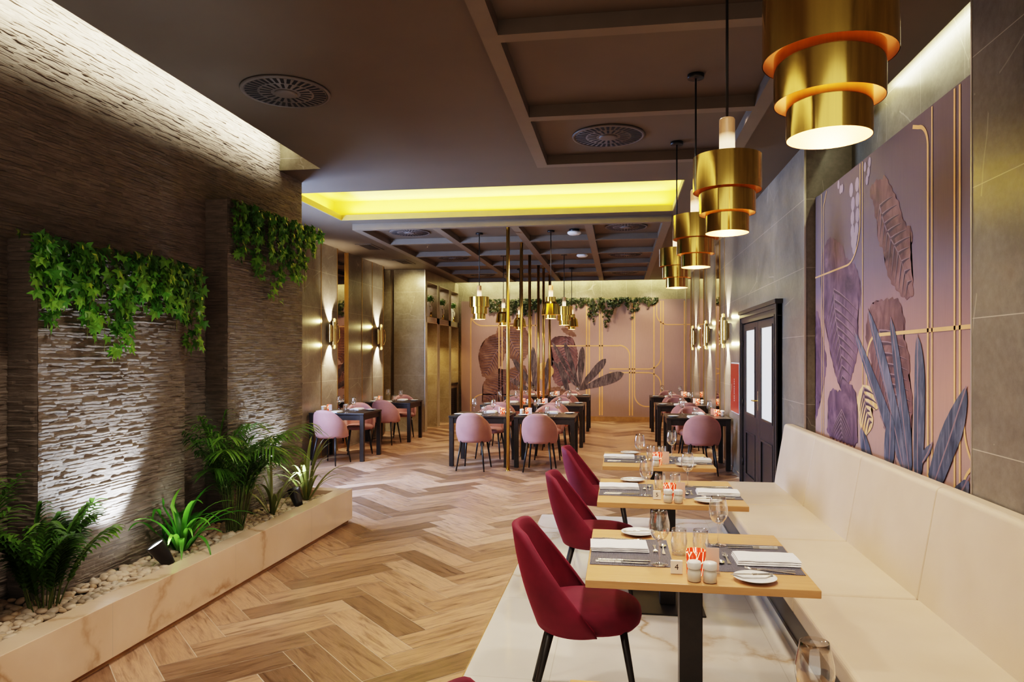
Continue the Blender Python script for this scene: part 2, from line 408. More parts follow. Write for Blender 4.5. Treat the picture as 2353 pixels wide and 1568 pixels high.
# ------------------------------------------------------------------ floor
def build_floor():
    W, n = .2, 4; ox, oy = -1.146, 3.60
    e1 = np.array([1, 1]) / math.sqrt(2) * W; e2 = np.array([-1, 1]) / math.sqrt(2) * W; O = np.array([ox, oy])
    vs = []; fs = []; uvs = []; tones = []
    g = .0024 / W
    for j in range(-14, 15):
        for i in range(-80, 130):
            for kind in (0, 1):
                if kind == 0: u0, u1, v0, v1 = i, i + n, i, i + 1
                else: u0, u1, v0, v1 = i, i + 1, i + 1, i + 1 + n
                u0 += j * n; u1 += j * n; v0 -= j * n; v1 -= j * n
                cc = O + e1 * (u0 + u1) / 2 + e2 * (v0 + v1) / 2
                if not (-5.3 < cc[0] < 1.75 and -1.3 < cc[1] < 18.2): continue
                if cc[0] > -.4 and cc[1] < 6.9: continue
                b = len(vs); q = [(u0 + g, v0 + g), (u1 - g, v0 + g), (u1 - g, v1 - g), (u0 + g, v1 - g)]
                for u, v in q:
                    p = O + e1 * u + e2 * v; vs.append((min(1.9, max(-5.4, p[0])), p[1], 0))
                fs.append((b, b + 1, b + 2, b + 3)); ru, rv = random.random() * 20, random.random() * 20
                if kind == 0: uvs += [(ru, rv), (ru + .8, rv), (ru + .8, rv + .2), (ru, rv + .2)]
                else: uvs += [(ru, rv), (ru, rv + .2), (ru + .8, rv + .2), (ru + .8, rv)]
                tones.append(min(1, max(0, random.choice([.12, .3, .5, .58, .66, .75, .9]) + random.uniform(-.08, .08))))
    me = bpy.data.meshes.new('floor'); me.from_pydata(vs, [], fs)
    uvl = me.uv_layers.new(name='UVMap')
    uvl.data.foreach_set('uv', [c for uv in uvs for c in uv])
    at = me.attributes.new('tone', 'FLOAT', 'FACE'); at.data.foreach_set('value', tones)
    me.materials.append(M['planks']); me.update()
    o = bpy.data.objects.new('floor', me); COL.objects.link(o); o['kind'] = 'structure'
    struct('floor_grout', MB().box(-5.4, 2.0, -1.6, 18.3, -.12, -.0015), M['grout'])
    struct('floor_marble', MB().box(-.79, 1.65, -1.6, 7.36, -.1, .0025), M['marble_floor'])
    struct('trim_floor', MB().box(-.797, -.79, -1.6, 7.367, -.1, .0028).box(-.797, 1.6, 7.36, 7.367, -.1, .0028), M['oak_skirting'])
build_floor()

# ------------------------------------------------------------------ ceiling
c = MB(); T = .06
for x0, x1, y0, y1 in [(-2.92, 1.81, -1.6, 6.72), (-5.15, 1.81, 6.72, 7.69), (-5.15, -3.77, 7.69, 9.33), (.69, 1.81, 7.69, 9.33), (-5.15, 1.81, 9.33, 17.78)]:
    c.box(x0, x1, y0, y1, H, H + T)
c.box(-5.3, 2.2, -1.6, 18.3, 3.98, 4.04)                      # slab over the hidden slots
struct('ceiling', c, M['ceiling'])
struct('trim_ceiling_edge', MB().box(-2.925, -2.92, -1.6, 6.72, H, H + T).box(1.81, 1.815, 3.56, 6.72, H, H + T), M['ceiling_frame'])
struct('trim_slot_end', MB().box(-3.7, -2.92, 6.725, 6.75, H + T, 3.98).box(-3.7, -2.9, 6.715, 6.7195, H + .001, H + T), M['tile_back'])
# yellow lit recess
cv = MB(); x0, x1, y0, y1 = -3.95, .87, 7.52, 9.52
cv.box(x0, x1, y0, y1, 3.80, 3.84).box(x0 - .03, x0, y0, y1, H + T, 3.84).box(x1, x1 + .03, y0, y1, H + T, 3.84).box(x0, x1, y0 - .03, y0, H + T, 3.84).box(x0, x1, y1, y1 + .03, H + T, 3.84)
struct('ceiling_recess', cv, M['cove_yellow'])
lp = MB(); lx0, lx1, ly0, ly1 = -3.77, .69, 7.69, 9.33
lp.box(lx0, lx0 + .012, ly0, ly1, H - .002, H + T + .012).box(lx1 - .012, lx1, ly0, ly1, H - .002, H + T + .012).box(lx0, lx1, ly0, ly0 + .012, H - .002, H + T + .012).box(lx0, lx1, ly1 - .012, ly1, H - .002, H + T + .012)
struct('trim_recess_lip', lp, M['cove_lip'])

def coffer(name, xs, ys, wx, wy, z0=3.415):
    b = MB()
    for x in xs: b.box(x - wx / 2, x + wx / 2, ys[0] - wy / 2, ys[-1] + wy / 2, z0, H)
    for y in ys:
        for a, d in zip(xs[:-1], xs[1:]): b.box(a + wx / 2, d - wx / 2, y - wy / 2, y + wy / 2, z0, H)
    return b
b = coffer('ceiling_beams', [-.71, 1.0], [2.53, 3.925, 5.30, 6.63], .1, .095)
b.obj('ceiling_beam_frame', M['ceiling_frame'], kind='structure')
b = coffer('ceiling_beams', [-3.66, -2.52, -1.42, -.41, .63], [9.65, 11.0, 12.43, 13.86, 15.2, 16.9], .11, .09)
b.obj('ceiling_beam_grid', M['ceiling_frame'], kind='structure')

# round air diffusers
def diffuser():
    t = thing('ceiling_diffuser', cat='air vent', label='x')
    MB().lathe([(.0, 0), (.30, 0), (.305, -.006), (.30, -.016), (.283, -.018), (.28, -.010), (0, -.010)], 48).obj('frame', M['vent'], t)
    s = MB()
    for r0, r1, n, off in ((.10, .175, 20, 0), (.19, .272, 36, 0)):
        for k in range(n):
            a = 2 * PI * k / n; w = .0085 if r0 < .15 else .0105
            ca, sa = math.cos(a), math.sin(a)
            p = [(r0, -w), (r1, -w * 1.25), (r1, w * 1.25), (r0, w)]
            s.add([(u * ca - v * sa, u * sa + v * ca, -.0155) for u, v in p], [(0, 1, 2, 3)])
            s.add([(u * ca - v * sa, u * sa + v * ca, -.0155) for u, v in p], [(3, 2, 1, 0)])
    s.obj('slots', M['vent_slot'], t)
    MB().lathe([(0, -.010), (.28, -.010), (.28, -.0148), (0, -.0148)], 40).obj('plate', M['vent'], t)
    MB().lathe([(.075, -.012), (.078, -.022), (.06, -.026), (0, -.026)], 32).obj('hub', M['vent'], t)
    return t
dif = diffuser()
DL = [(-2.306, 4.706, 'large round slotted vent in the plain dark ceiling above the stone wall'),
      (-.089, 6.05, 'round slotted vent inside the ceiling frame above the oak tables'),
      (-3.1, 10.35, 'round slotted vent in the front left panel of the far ceiling grid'),
      (-3.1, 13.18, 'round slotted vent in the third left panel of the far ceiling grid'),
      (-3.1, 16.05, 'round slotted vent in the rearmost left panel of the far ceiling grid'),
      (.10, 10.35, 'round slotted vent in the front right panel of the far ceiling grid'),
      (.115, 13.18, 'round slotted vent in the third right panel of the far ceiling grid'),
      (.12, 16.05, 'round slotted vent in the rearmost right panel of the far ceiling grid')]
for i, (x, y, l) in enumerate(DL):
    o = dif if i == 0 else clone(dif, (x, y, H)); o.location = (x, y, H); o['label'] = l; o['group'] = 'round ceiling vents'
for i, (y, l) in enumerate([(11.67, 'rectangular grille in the pale ceiling strip, nearer one by the sconces'), (13.63, 'rectangular grille in the pale ceiling strip, farther one near the niches')]):
    t = thing('ceiling_grille', (-4.2, y, H), cat='air vent', label=l, group='rectangular ceiling grilles')
    f = MB().box(-.14, .14, -.33, .33, -.008, 0); f.obj('frame', M['ceiling'], t)
    s = MB()
    for k in range(9): s.box(-.09 + k * .0225 - .006, -.09 + k * .0225 + .006, -.26, .26, -.010, -.0085)
    s.obj('slats', M['vent_slot'], t)
for i, (x, y, l) in enumerate([(-.652, 10.5, 'white round smoke detector beside the nearer pendant rod'), (-.657, 12.9, 'white round smoke detector in the second ceiling grid row')]):
    t = thing('smoke_detector', (x, y, H), cat='smoke detector', label=l, group='smoke detectors')
    MB().lathe([(0, 0), (.075, 0), (.075, -.03), (0, -.03)], 32).obj('base', M['dark_metal'], t)
    MB().lathe([(.085, -.03), (.10, -.04), (.10, -.06), (.075, -.078), (0, -.08)], 32).obj('cover', M['white_plastic'], t)

# ------------------------------------------------------------------ walls right
R = 1.607
struct('wall_right', MB().box(R, 2.1, 6.57, 18.3, 0, 3.98), M['tile'])
struct('wall_right_pier', MB().box(R, 2.1, -1.6, 3.56, 0, 3.98), M['tile'])
struct('wall_right_recess', MB().box(2.0, 2.1, 3.56, 6.57, 0, 3.98), M['tile_band'])
struct('trim_corner_right', MB().box(R - .004, R + .012, 6.558, 6.570, 0, H).box(R - .004, R + .010, 3.560, 3.570, 0, H), M['trim_metal'])
struct('baseboard_right', MB().box(R - .012, R, 9.75, 18.0, 0, .06), M['trim_metal'])
# mirror strips and gold joints on the far right wall
for i, (a, d) in enumerate([(11.83, 12.25), (14.05, 14.65), (16.5, 17.5)]):
    t = thing('wall_mirror', (R, (a + d) / 2, 0), cat='mirror', group='mirror strips on the right wall',
              label=['narrow mirror strip on right wall behind the nearest sconce', 'narrow mirror strip on right wall between the two farther sconces', 'narrow mirror strip at the far end of the right wall'][i])
    w = (d - a) / 2
    MB().box(-.012, -.001, -w, w, .06, H - .001).obj('mirror_glass', M['mirror'], t)
    MB().box(-.016, -.001, -w - .012, -w, .06, H - .001).obj('edge_trim', M['gold_trim'], t)
    MB().box(-.016, -.001, w, w + .012, .06, H - .001).obj('edge_trim', M['gold_trim'], t)
struct('trim_gold_right', MB().box(R - .006, R, 11.36, 11.372, .06, H).box(R - .006, R, 13.6, 13.612, .06, H).box(R - .006, R, 15.9, 15.912, .06, H), M['gold_trim'])

# fire cabinet
t = thing('fire_cabinet', (R, 10.17, 0), cat='fire cabinet', label='flat red fire hose cabinet on the grey wall beside the double door')
MB().box(-.03, -.001, -.34, .34, .855, 1.55).obj('frame', M['white_plastic'], t, bevel=.004)
MB().box(-.038, -.0305, -.325, .325, .87, 1.535).obj('door', M['red_paint'], t, bevel=.003)
m_ = MB()
for k, z in enumerate([1.02, 1.05, 1.08, 1.12, 1.15, 1.18, 1.21, 1.25, 1.28, 1.31]): m_.box(-.0395, -.0382, -.015, .015, z, z + .018)
m_.obj('lettering', M['white_paint'], t)
MB().box(-.048, -.0385, .27, .30, 1.15, 1.25).obj('latch', M['chrome'], t)

# double door
def door():
    t = thing('door_1', (R, 8.52, 0), label='dark grey double door with two frosted panes and moulded frame', kind='structure')
    Y0, Y1 = -1.09, 1.09
    fr = MB(); fr.box(-.05, -.001, Y0, Y0 + .13, 0, 2.05).box(-.05, -.001, Y1 - .13, Y1, 0, 2.05).box(-.05, -.001, Y0, Y1, 2.05, 2.19)
    fr.box(-.075, -.001, Y0 - .03, Y1 + .03, 2.17, 2.215).box(-.062, -.001, Y0, Y0 + .05, 0, 2.17).box(-.062, -.001, Y1 - .05, Y1, 0, 2.17)
    fr.box(-.062, -.05, Y0 + .05, Y1 - .05, 2.12, 2.17).box(-.058, -.05, Y0 + .11, Y0 + .13, 0, 2.07).box(-.058, -.05, Y1 - .13, Y1 - .11, 0, 2.07)
    fr.obj('frame', M['door_paint'], t, bevel=.006)
    for s, n_ in ((-1, 'a'), (1, 'b')):
        a, d = sorted((s * .006, s * .955)); zt = 2.04
        lf = MB(); st = .17; g0, g1, gz0, gz1 = a + st, d - st, .93, 1.97
        lf.box(-.03, -.002, a, g0, .01, zt).box(-.03, -.002, g1, d, .01, zt).box(-.03, -.002, g0, g1, gz1, zt).box(-.03, -.002, g0, g1, .70, gz0).box(-.03, -.002, g0, g1, .01, .16)
        lf.box(-.02, -.002, g0, g1, .16, .70)
        L = lf.obj('door_leaf', M['door_paint'], t, bevel=.003)
        ml = MB()
        for (u0, u1, w0, w1) in ((g0, g1, gz0, gz1), (g0, g1, .16, .70)):
            ml.box(-.038, -.028, u0 - .012, u0 + .016, w0 - .012, w1 + .012).box(-.038, -.028, u1 - .016, u1 + .012, w0 - .012, w1 + .012)
            ml.box(-.038, -.028, u0 + .016, u1 - .016, w0 - .012, w0 + .016).box(-.038, -.028, u0 + .016, u1 - .016, w1 - .016, w1 + .012)
        ml.obj('moulding', M['door_paint'], L, bevel=.004)
        MB().box(-.022, -.012, g0 + .001, g1 - .001, gz0 + .001, gz1 - .001).obj('pane', M['frosted'], L)
        hg = MB()
        for z in (.25, 1.0, 1.75): hg.lathe([(0, 0), (.009, 0), (.009, .09), (0, .09)], 10, (-.04, s * .955, z))
        hg.obj('hinge', M['dark_metal'], L)
    h = MB().box(-.042, -.031, -.055, -.020, 1.02, 1.24)
    h.obj('lock_plate', M['chrome'], t, bevel=.002)
    MB().tube([(-.04, -.037, 1.13), (-.085, -.037, 1.13), (-.09, .0, 1.13), (-.088, .07, 1.128)], [.010, .010, .009, .008], 10).obj('handle', M['brass_pole'], t)
    return t
door()

# ------------------------------------------------------------------ mural helper
def poly(mb, pts, conv, d):
    """flat printed shape: polygon lifted d in front of the panel"""
    vs = [conv(p, d) for p in pts]; n = len(vs)
    cx = sum(p[0] for p in pts) / n; cy = sum(p[1] for p in pts) / n
    bm = bmesh.new(); bv = [bm.verts.new(v) for v in vs]; f = bm.faces.new(bv)
    bmesh.ops.triangulate(bm, faces=[f], ngon_method='EAR_CLIP')
    bm.verts.index_update(); mb.add([v.co[:] for v in bm.verts], [tuple(v.index for v in f.verts) for f in bm.faces]); bm.free()
def smooth_poly(pts, k=2, jag=0.0):
    for _ in range(k):
        q = []
        for i in range(len(pts)):
            a, b = pts[i], pts[(i + 1) % len(pts)]
            q += [(a[0] * .75 + b[0] * .25, a[1] * .75 + b[1] * .25), (a[0] * .25 + b[0] * .75, a[1] * .25 + b[1] * .75)]
        pts = q
    if not jag: return pts
    out = []; n = len(pts); acc = 0.0                 # serrate the edge outwards
    area_ = sum(pts[i][0] * pts[(i + 1) % n][1] - pts[(i + 1) % n][0] * pts[i][1] for i in range(n)); sg = 1 if area_ > 0 else -1
    for i in range(n):
        a, b = pts[i], pts[(i + 1) % n]; L = math.hypot(b[0] - a[0], b[1] - a[1])
        if L < 1e-6: continue
        m = max(1, int(L / .014)); nx, ny = (b[1] - a[1]) / L * sg, -(b[0] - a[0]) / L * sg
        for k in range(m):
            t = k / m; ph = ((acc + L * t) / .085) % 1.0; h = jag * (1.6 * ph if ph < .8 else 1.28 * (1 - ph) / .2)
            out.append((a[0] + (b[0] - a[0]) * t + nx * h, a[1] + (b[1] - a[1]) * t + ny * h))
        acc += L
    return out
def inside(p, poly_):
    x, y = p; c_ = False; n = len(poly_)
    for i in range(n):
        (x1, y1), (x2, y2) = poly_[i], poly_[i - 1]
        if (y1 > y) != (y2 > y) and x < (x2 - x1) * (y - y1) / (y2 - y1) + x1: c_ = not c_
    return c_
def ribbon(mb, pts, w, conv, d, taper=False):
    vs = []; m = len(pts)
    for i, p in enumerate(pts):
        a = pts[max(0, i - 1)]; b = pts[min(m - 1, i + 1)]; dx, dy = b[0] - a[0], b[1] - a[1]; L = math.hypot(dx, dy) or 1
        ww = w / 2 * ((1 - i / (m - 1)) * .9 + .1 if taper else 1)
        vs += [conv((p[0] - dy / L * ww, p[1] + dx / L * ww), d), conv((p[0] + dy / L * ww, p[1] - dx / L * ww), d)]
    mb.add(vs, [(2 * i, 2 * i + 1, 2 * i + 3, 2 * i + 2) for i in range(m - 1)])
def leafpart(parent, pts, mat, conv, d, vein=None, vmat='vein', name='painted_leaf', jag=.006, sm=1):
    b = MB(); P_ = smooth_poly(pts, sm, jag); poly(b, P_, conv, d); o = b.obj(name, M[mat], parent)
    if vein:
        v = MB(); dk = MB(); (ax, ay), (bx, by) = vein
        L = math.hypot(bx - ax, by - ay); ux, uy = (bx - ax) / L, (by - ay) / L; N = max(7, int(L / .075))
        mid = [(ax + (bx - ax) * k / N - uy * .02 * math.sin(k * .7), ay + (by - ay) * k / N + ux * .02 * math.sin(k * .7)) for k in range(N + 1)]
        ribbon(v, mid, .018, conv, d + .0007, True)
        for k in range(0, N):
            px, py = mid[k]
            for sg in (-1, 1):
                dx, dy = -uy * sg + ux * .62, ux * sg + uy * .62; q = math.hypot(dx, dy); dx /= q; dy /= q
                t = 0.0
                while t < .9 and inside((px + dx * (t + .02), py + dy * (t + .02)), P_): t += .01
                t *= .93
                if t < .04: continue
                crv = [(px + dx * t * e + ux * .10 * t * e * e * 1.2 - ux * .05 * t, py + dy * t * e + uy * .10 * t * e * e * 1.2 - uy * .05 * t) for e in (0, .33, .66, 1)]
                ribbon(v, crv, .010, conv, d + .0007, True)
                ribbon(dk, [(a_ + ux * (.004 + .012 * (1 - i_ / 3)), c_ + uy * (.004 + .012 * (1 - i_ / 3))) for i_, (a_, c_) in enumerate(crv)], .026, conv, d + .0004, True)
        v.obj('vein', M['vein'], o); dk.obj('vein_shadow', M['vein_dark'], o)
    return o
def arc(cx, cy, r, a0, a1, n=10): return [(cx + r * math.cos(a0 + (a1 - a0) * k / n), cy + r * math.sin(a0 + (a1 - a0) * k / n)) for k in range(n + 1)]

# right mural: boxed panel in front of the recess
MX = 1.68
mural = thing('wall_mural', (0, 0, 0), cat='mural', label='tall dusky purple botanical wall mural above the cream banquette')
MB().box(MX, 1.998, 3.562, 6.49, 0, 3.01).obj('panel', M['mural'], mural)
cR = lambda p, d: (MX - d, p[0], p[1])
struct('trim_mural_side', MB().box(MX + .02, 1.99, 6.491, 6.569, 0, 3.03), M['tile'])
A = [(4.87, 2.81), (4.82, 2.75), (4.75, 2.69), (4.7, 2.63), (4.63, 2.57), (4.6, 2.5), (4.55, 2.43), (4.44, 2.38), (4.43, 2.33), (4.47, 2.29), (4.46, 2.21), (4.44, 2.13), (4.43, 2.06), (4.41, 2.0), (4.54, 1.99), (4.63, 2.04), (4.75, 2.11), (4.82, 2.18), (4.85, 2.26), (4.89, 2.35), (4.96, 2.38), (4.99, 2.46), (4.97, 2.52), (5.04, 2.58), (5.04, 2.66), (5.13, 2.74), (5.13, 2.77), (5.07, 2.79), (4.98, 2.8), (4.91, 2.77)]
Bl = [(6.06, 2.6), (5.92, 2.55), (5.71, 2.47), (5.69, 2.38), (5.51, 2.33), (5.4, 2.25), (5.33, 2.14), (5.33, 2.04), (5.4, 1.92), (5.37, 1.8), (5.39, 1.68), (5.47, 1.56), (5.56, 1.46), (5.71, 1.37), (5.82, 1.43), (5.92, 1.52), (6.03, 1.66), (6.12, 1.82), (6.24, 1.98), (6.3, 2.14), (6.33, 2.32), (6.27, 2.49), (6.18, 2.56)]
Cl = [(4.93, 2.0), (4.75, 2.0), (4.62, 1.98), (4.58, 1.9), (4.53, 1.83), (4.58, 1.77), (4.49, 1.67), (4.46, 1.58), (4.5, 1.52), (4.43, 1.42), (4.44, 1.3), (4.46, 1.18), (4.44, 1.08), (4.52, 1.0), (4.65, 1.01), (4.68, 1.09), (4.86, 1.18), (4.95, 1.29), (5.0, 1.39), (5.06, 1.49), (5.1, 1.63), (5.21, 1.75), (5.2, 1.85), (5.16, 1.95), (5.06, 2.0)]
Dl = [(5.61, 1.45), (5.45, 1.4), (5.4, 1.3), (5.4, 1.15), (5.39, 1.0), (5.71, 1.0), (6.15, 1.0), (6.09, 1.15), (6.12, 1.28), (6.0, 1.39), (5.82, 1.35)]
El = [(6.49, 2.04), (6.4, 2.01), (6.27, 1.76), (6.15, 1.62), (6.21, 1.45), (6.33, 1.3), (6.46, 1.12), (6.49, 1.09)]
for pts, mt, vn, d, vm in ((El, 'leaf_plum', None, .001, 'vein'), (Bl, 'leaf_plum', ((5.95, 2.15), (5.72, 1.42)), .0018, 'vein_dark'), (Dl, 'leaf_plum', ((5.75, 1.22), (5.75, 1.0)), .0026, 'vein'), (Cl, 'leaf_rust', ((4.95, 1.8), (4.5, 1.05)), .002, 'vein_dark'), (A, 'leaf_rust', ((4.95, 2.62), (4.45, 2.02)), .002, 'vein_dark')):
    leafpart(mural, pts, mt, cR, d, vn, vm, jag=.014)
for pts in ([(5.45, 1.83), (5.29, 1.73), (5.0, 1.49), (4.71, 1.24), (4.55, 1.11), (4.57, .95), (4.71, 1.09), (4.97, 1.3), (5.25, 1.57), (5.42, 1.76)],
            [(5.17, 1.97), (5.06, 1.89), (4.86, 1.68), (4.68, 1.4), (4.58, 1.23), (4.49, .95), (4.58, .95), (4.65, 1.12), (4.78, 1.34), (4.97, 1.6), (5.14, 1.88)],
            [(4.75, 1.89), (4.68, 1.81), (4.62, 1.67), (4.52, 1.42), (4.44, 1.24), (4.42, .95), (4.5, .95), (4.55, 1.17), (4.65, 1.38), (4.71, 1.6), (4.77, 1.84)],
            [(4.35, 1.77), (4.29, 1.7), (4.25, 1.55), (4.25, 1.38), (4.26, 1.15), (4.3, .95), (4.4, .95), (4.4, 1.19), (4.39, 1.49), (4.38, 1.7)],
            [(3.77, 1.5), (3.76, 1.41), (3.8, 1.27), (3.91, 1.13), (4.05, .95), (4.23, .95), (4.13, 1.14), (4.03, 1.28), (3.91, 1.4), (3.82, 1.47)],
            [(4.15, 1.18), (4.16, 1.14), (4.26, 1.05), (4.3, 1.08), (4.26, 1.13)],
            [(4.75, 1.3), (4.68, 1.22), (4.7, .95), (4.86, .95), (4.86, 1.12), (4.8, 1.26)],
            [(5.29, 1.15), (5.16, 1.07), (5.06, .95), (5.29, .95), (5.33, 1.11)],
            [(3.74, 1.07), (3.74, .95), (3.95, .95)]):
    BD = globals().get('BD', .0038) + .0003
    o = leafpart(mural, pts, 'blade_blue', cR, BD, name='painted_blade', jag=.001)
    ys = sorted(pts, key=lambda p: -p[1]); top = ys[0]; bot = ((ys[-1][0] + ys[-2][0]) / 2, ys[-1][1])
    v = MB(); ribbon(v, [top, ((top[0] + bot[0]) / 2 - .005, (top[1] + bot[1]) / 2), bot], .012, cR, BD + .00015); v.obj('vein', M['vein'], o)
leafpart(mural, [(5.25, 1.45), (5.08, 1.43), (4.95, 1.36), (5.0, 1.28), (5.14, 1.31), (5.04, 1.2), (5.21, 1.09), (5.33, 1.14), (5.36, 1.26), (5.4, 1.33), (5.33, 1.41)], 'flower', cR, .0036, ((5.25, 1.42), (5.1, 1.12)), 'vein_dark', name='painted_flower', jag=.004)
OV = [(5.53, 2.86), (5.4, 2.87), (5.49, 2.75), (5.39, 2.76), (5.5, 2.65), (5.39, 2.65), (5.5, 2.55), (5.41, 2.55), (5.49, 2.48), (5.44, 2.49), (5.46, 2.43), (5.14, 2.96), (5.16, 2.9), (5.23, 2.95), (5.19, 2.85), (5.83, 2.97), (5.74, 2.92), (5.78, 2.92)]
sp_ = MB()
for i, (y, z) in enumerate(OV):
    s = 1.0 if i < 11 else .65
    poly(sp_, [(y + math.cos(a) * .042 * s, z + math.sin(a) * .052 * s) for a in [2 * PI * k / 14 for k in range(14)]], cR, .001 + .0001 * i)
sp_.obj('painted_pale_sprays', M['leaf_pale'], mural)
gl = [([(6.292, .9), (6.292, 3.0)], .012), ([(6.238, .9), (6.238, 2.88), (6.15, 2.995)], .012), ([(5.33, 3.0), (5.33, 2.61)] + arc(5.62, 2.61, .29, PI, 1.5 * PI) + [(6.49, 2.32)], .014), ([(5.279, .9), (5.279, 3.0)], .014),
      ([(4.216, .9), (4.216, 2.8)] + arc(4.36, 2.8, .144, PI, PI * .55) + [(4.42, 2.97)], .022), ([(4.163, .9), (4.163, 3.0)], .016), ([(3.9, .9), (3.9, 3.0)], .020), ([(3.844, .9), (3.844, 3.0)], .020),
      ([(3.6, 1.79), (4.9, 1.785)] + arc(5.0, 1.585, .2, PI * .45, 0) + [(5.20, 1.1)], .022), (arc(3.55, 1.32, .25, .2, -.9), .018), (arc(3.6, .9, .24, 1.2, .3), .018)]
for pts, w in gl: g = MB(); ribbon(g, pts, w, cR, .0030); g.obj('gold_line', M['gold_line'], mural)

# ------------------------------------------------------------------ back wall
struct('wall_back', MB().box(-5.2, 2.1, 18.15, 18.3, 0, 3.98), M['tile_back'])
struct('baseboard_back', MB().box(-4.0, R - .001, 17.96, 17.985, .001, .12), M['oak_skirting'])
mb_ = thing('wall_mural', (0, 0, 0), cat='mural', label='blush botanical mural with gold curved lines covering the far end wall')
MB().box(-4.02, R - .001, 17.99, 18.148, 0, 3.04).obj('panel', M['mural_back'], mb_)
cB = lambda p, d: (p[0], 17.99 - d, p[1])
for pts, mt, vn, d in (([(-3.12, 2.34), (-2.84, 2.48), (-2.4, 2.41), (-2.26, 2.14), (-2.29, 1.66), (-2.53, 1.39), (-2.81, 1.66), (-3.02, 1.94)], 'leaf_tan', ((-2.9, 2.3), (-2.4, 1.5)), .001),
                       ([(-3.4, 2.07), (-3.08, 2.21), (-2.84, 2.24), (-2.83, 1.94), (-2.95, 1.46), (-3.08, 1.25), (-3.43, 1.01), (-3.54, 1.46), (-3.56, 1.73)], 'leaf_tan', ((-2.9, 2.1), (-3.4, 1.15)), .002),
                       ([(-3.43, .98), (-3.08, 1.32), (-2.84, 1.25), (-2.4, 1.46), (-2.29, 1.12), (-2.4, .78), (-2.84, .78), (-2.84, .3), (-3.46, .33), (-3.45, .77)], 'leaf_tan', ((-2.5, 1.2), (-3.35, .5)), .003),
                       ([(-1.69, 2.07), (-1.51, 2.13), (-1.15, 2.1), (-1.13, 1.93), (-1.04, 1.8), (-1.04, 1.46), (-1.08, 1.13), (-1.28, .92), (-1.55, .85), (-1.72, 1.29), (-1.6, 1.49), (-1.72, 1.8)], 'leaf_rust', ((-1.3, 2.05), (-1.45, .95)), .002),
                       ([(-1.45, 2.37), (-1.21, 2.3), (-1.04, 2.13), (-1.18, 2.13), (-1.38, 2.23)], 'leaf_tan', None, .001),
                       ([(-2.1, .6), (-1.6, .9), (-1.2, .7), (-1.1, .4), (-1.5, .3), (-2.0, .3)], 'leaf_tan', None, .0015)):
    leafpart(mb_, pts, mt, cB, d, vn, 'vein_dark', jag=.018)
bx, bz = -.98, .79
for i, (tx, tz, w) in enumerate([(-1.67, 1.98, .10), (-1.36, 1.98, .13), (-.91, 1.86, .17), (-.33, 1.56, .2), (.11, 1.2, .26), (-1.67, 1.52, .09), (-.72, 1.2, .08)]):
    dx, dz = tx - bx, tz - bz; L = math.hypot(dx, dz); nx, nz = -dz / L, dx / L
    prof = [(0, .15), (.2, .45), (.5, .9), (.75, 1), (.92, .7), (1, .12)]
    pts = [(bx + dx * t + nx * w / 2 * s, bz + dz * t + nz * w / 2 * s) for t, s in prof] + [(bx + dx * t - nx * w / 2 * s, bz + dz * t - nz * w / 2 * s) for t, s in reversed(prof)]
    leafpart(mb_, pts, 'blade_grey', cB, .004 + i * .0005, name='painted_blade', jag=.003)
for i, (b0, t0, w) in enumerate([((-2.1, .6), (-2.16, 1.86), .16), ((-2.0, .6), (-2.67, 1.56), .16), ((-2.0, .6), (-2.8, 1.08), .14), ((-1.2, .5), (-1.5, 1.5), .16), ((-1.9, .5), (-1.75, 1.6), .14)]):
    dx, dz = t0[0] - b0[0], t0[1] - b0[1]; L = math.hypot(dx, dz); nx, nz = -dz / L, dx / L
    prof = [(0, .2), (.3, .7), (.7, 1), (.92, .7), (1, .15)]
    pts = [(b0[0] + dx * t + nx * w / 2 * s, b0[1] + dz * t + nz * w / 2 * s) for t, s in prof] + [(b0[0] + dx * t - nx * w / 2 * s, b0[1] + dz * t - nz * w / 2 * s) for t, s in reversed(prof)]
    leafpart(mb_, pts, 'blade_grey', cB, .0036, name='painted_blade', jag=.003)
leafpart(mb_, [(-1.95, 1.5), (-1.75, 1.45), (-1.6, 1.25), (-1.75, 1.05), (-1.95, 1.0), (-2.05, 1.25)], 'flower', cB, .0034, name='painted_flower')
GB = [([(-3.77, .15), (-3.77, 2.45)] + arc(-3.45, 2.73, .32, PI * 1.0, PI * 1.5)[2:] + [(-2.0, 2.41)], .03),
      ([(-3.77, .35)] + arc(-3.45, .35, .3, PI, PI / 2)[1:] + [(-2.6, .65)], .03), ([(-3.032, .15), (-3.032, 3.0)], .03), ([(-2.953, .15), (-2.953, 3.0)], .03),
      ([(-2.2, .15), (-2.2, 3.0)], .025), ([(-2.1, .15), (-2.1, 3.0)], .025),
      ([(-.805, .15), (-.805, 3.0)], .035), ([(-.74, .15), (-.74, 3.0)], .035), ([(-.48, .15), (-.48, 3.0)], .035), ([(-.419, .15), (-.419, 3.0)], .035),
      ([(.326, .15), (.326, 3.0)], .032), ([(.38, .9), (.38, 3.0)], .032),
      ([(-1.72, 1.89), (0, 1.89)] + arc(0, 1.64, .26, PI / 2, 0) + [(.26, .15)], .03),
      ([(-.24, 1.31), (.72, 1.31)] + arc(.72, 1.61, .3, -PI / 2, 0) + [(1.02, 3.0)], .03), ([(-.24, 1.22), (.72, 1.22)] + arc(.72, .92, .3, PI / 2, 0) + [(1.02, .15)], .03),
      ([(.38, .9), (.38, .67)] + arc(.67, .67, .29, PI, 1.5 * PI) + [(1.0, .38)], .03), ([(.854, .15), (.854, 3.0)], .03), ([(1.077, .15), (1.077, 3.0)], .03),
      ([(.92, 3.0), (.92, 2.68)] + arc(1.19, 2.68, .27, PI, 1.5 * PI) + [(1.59, 2.41)], .026), ([(1.59, .15), (1.59, 3.0)], .03)]
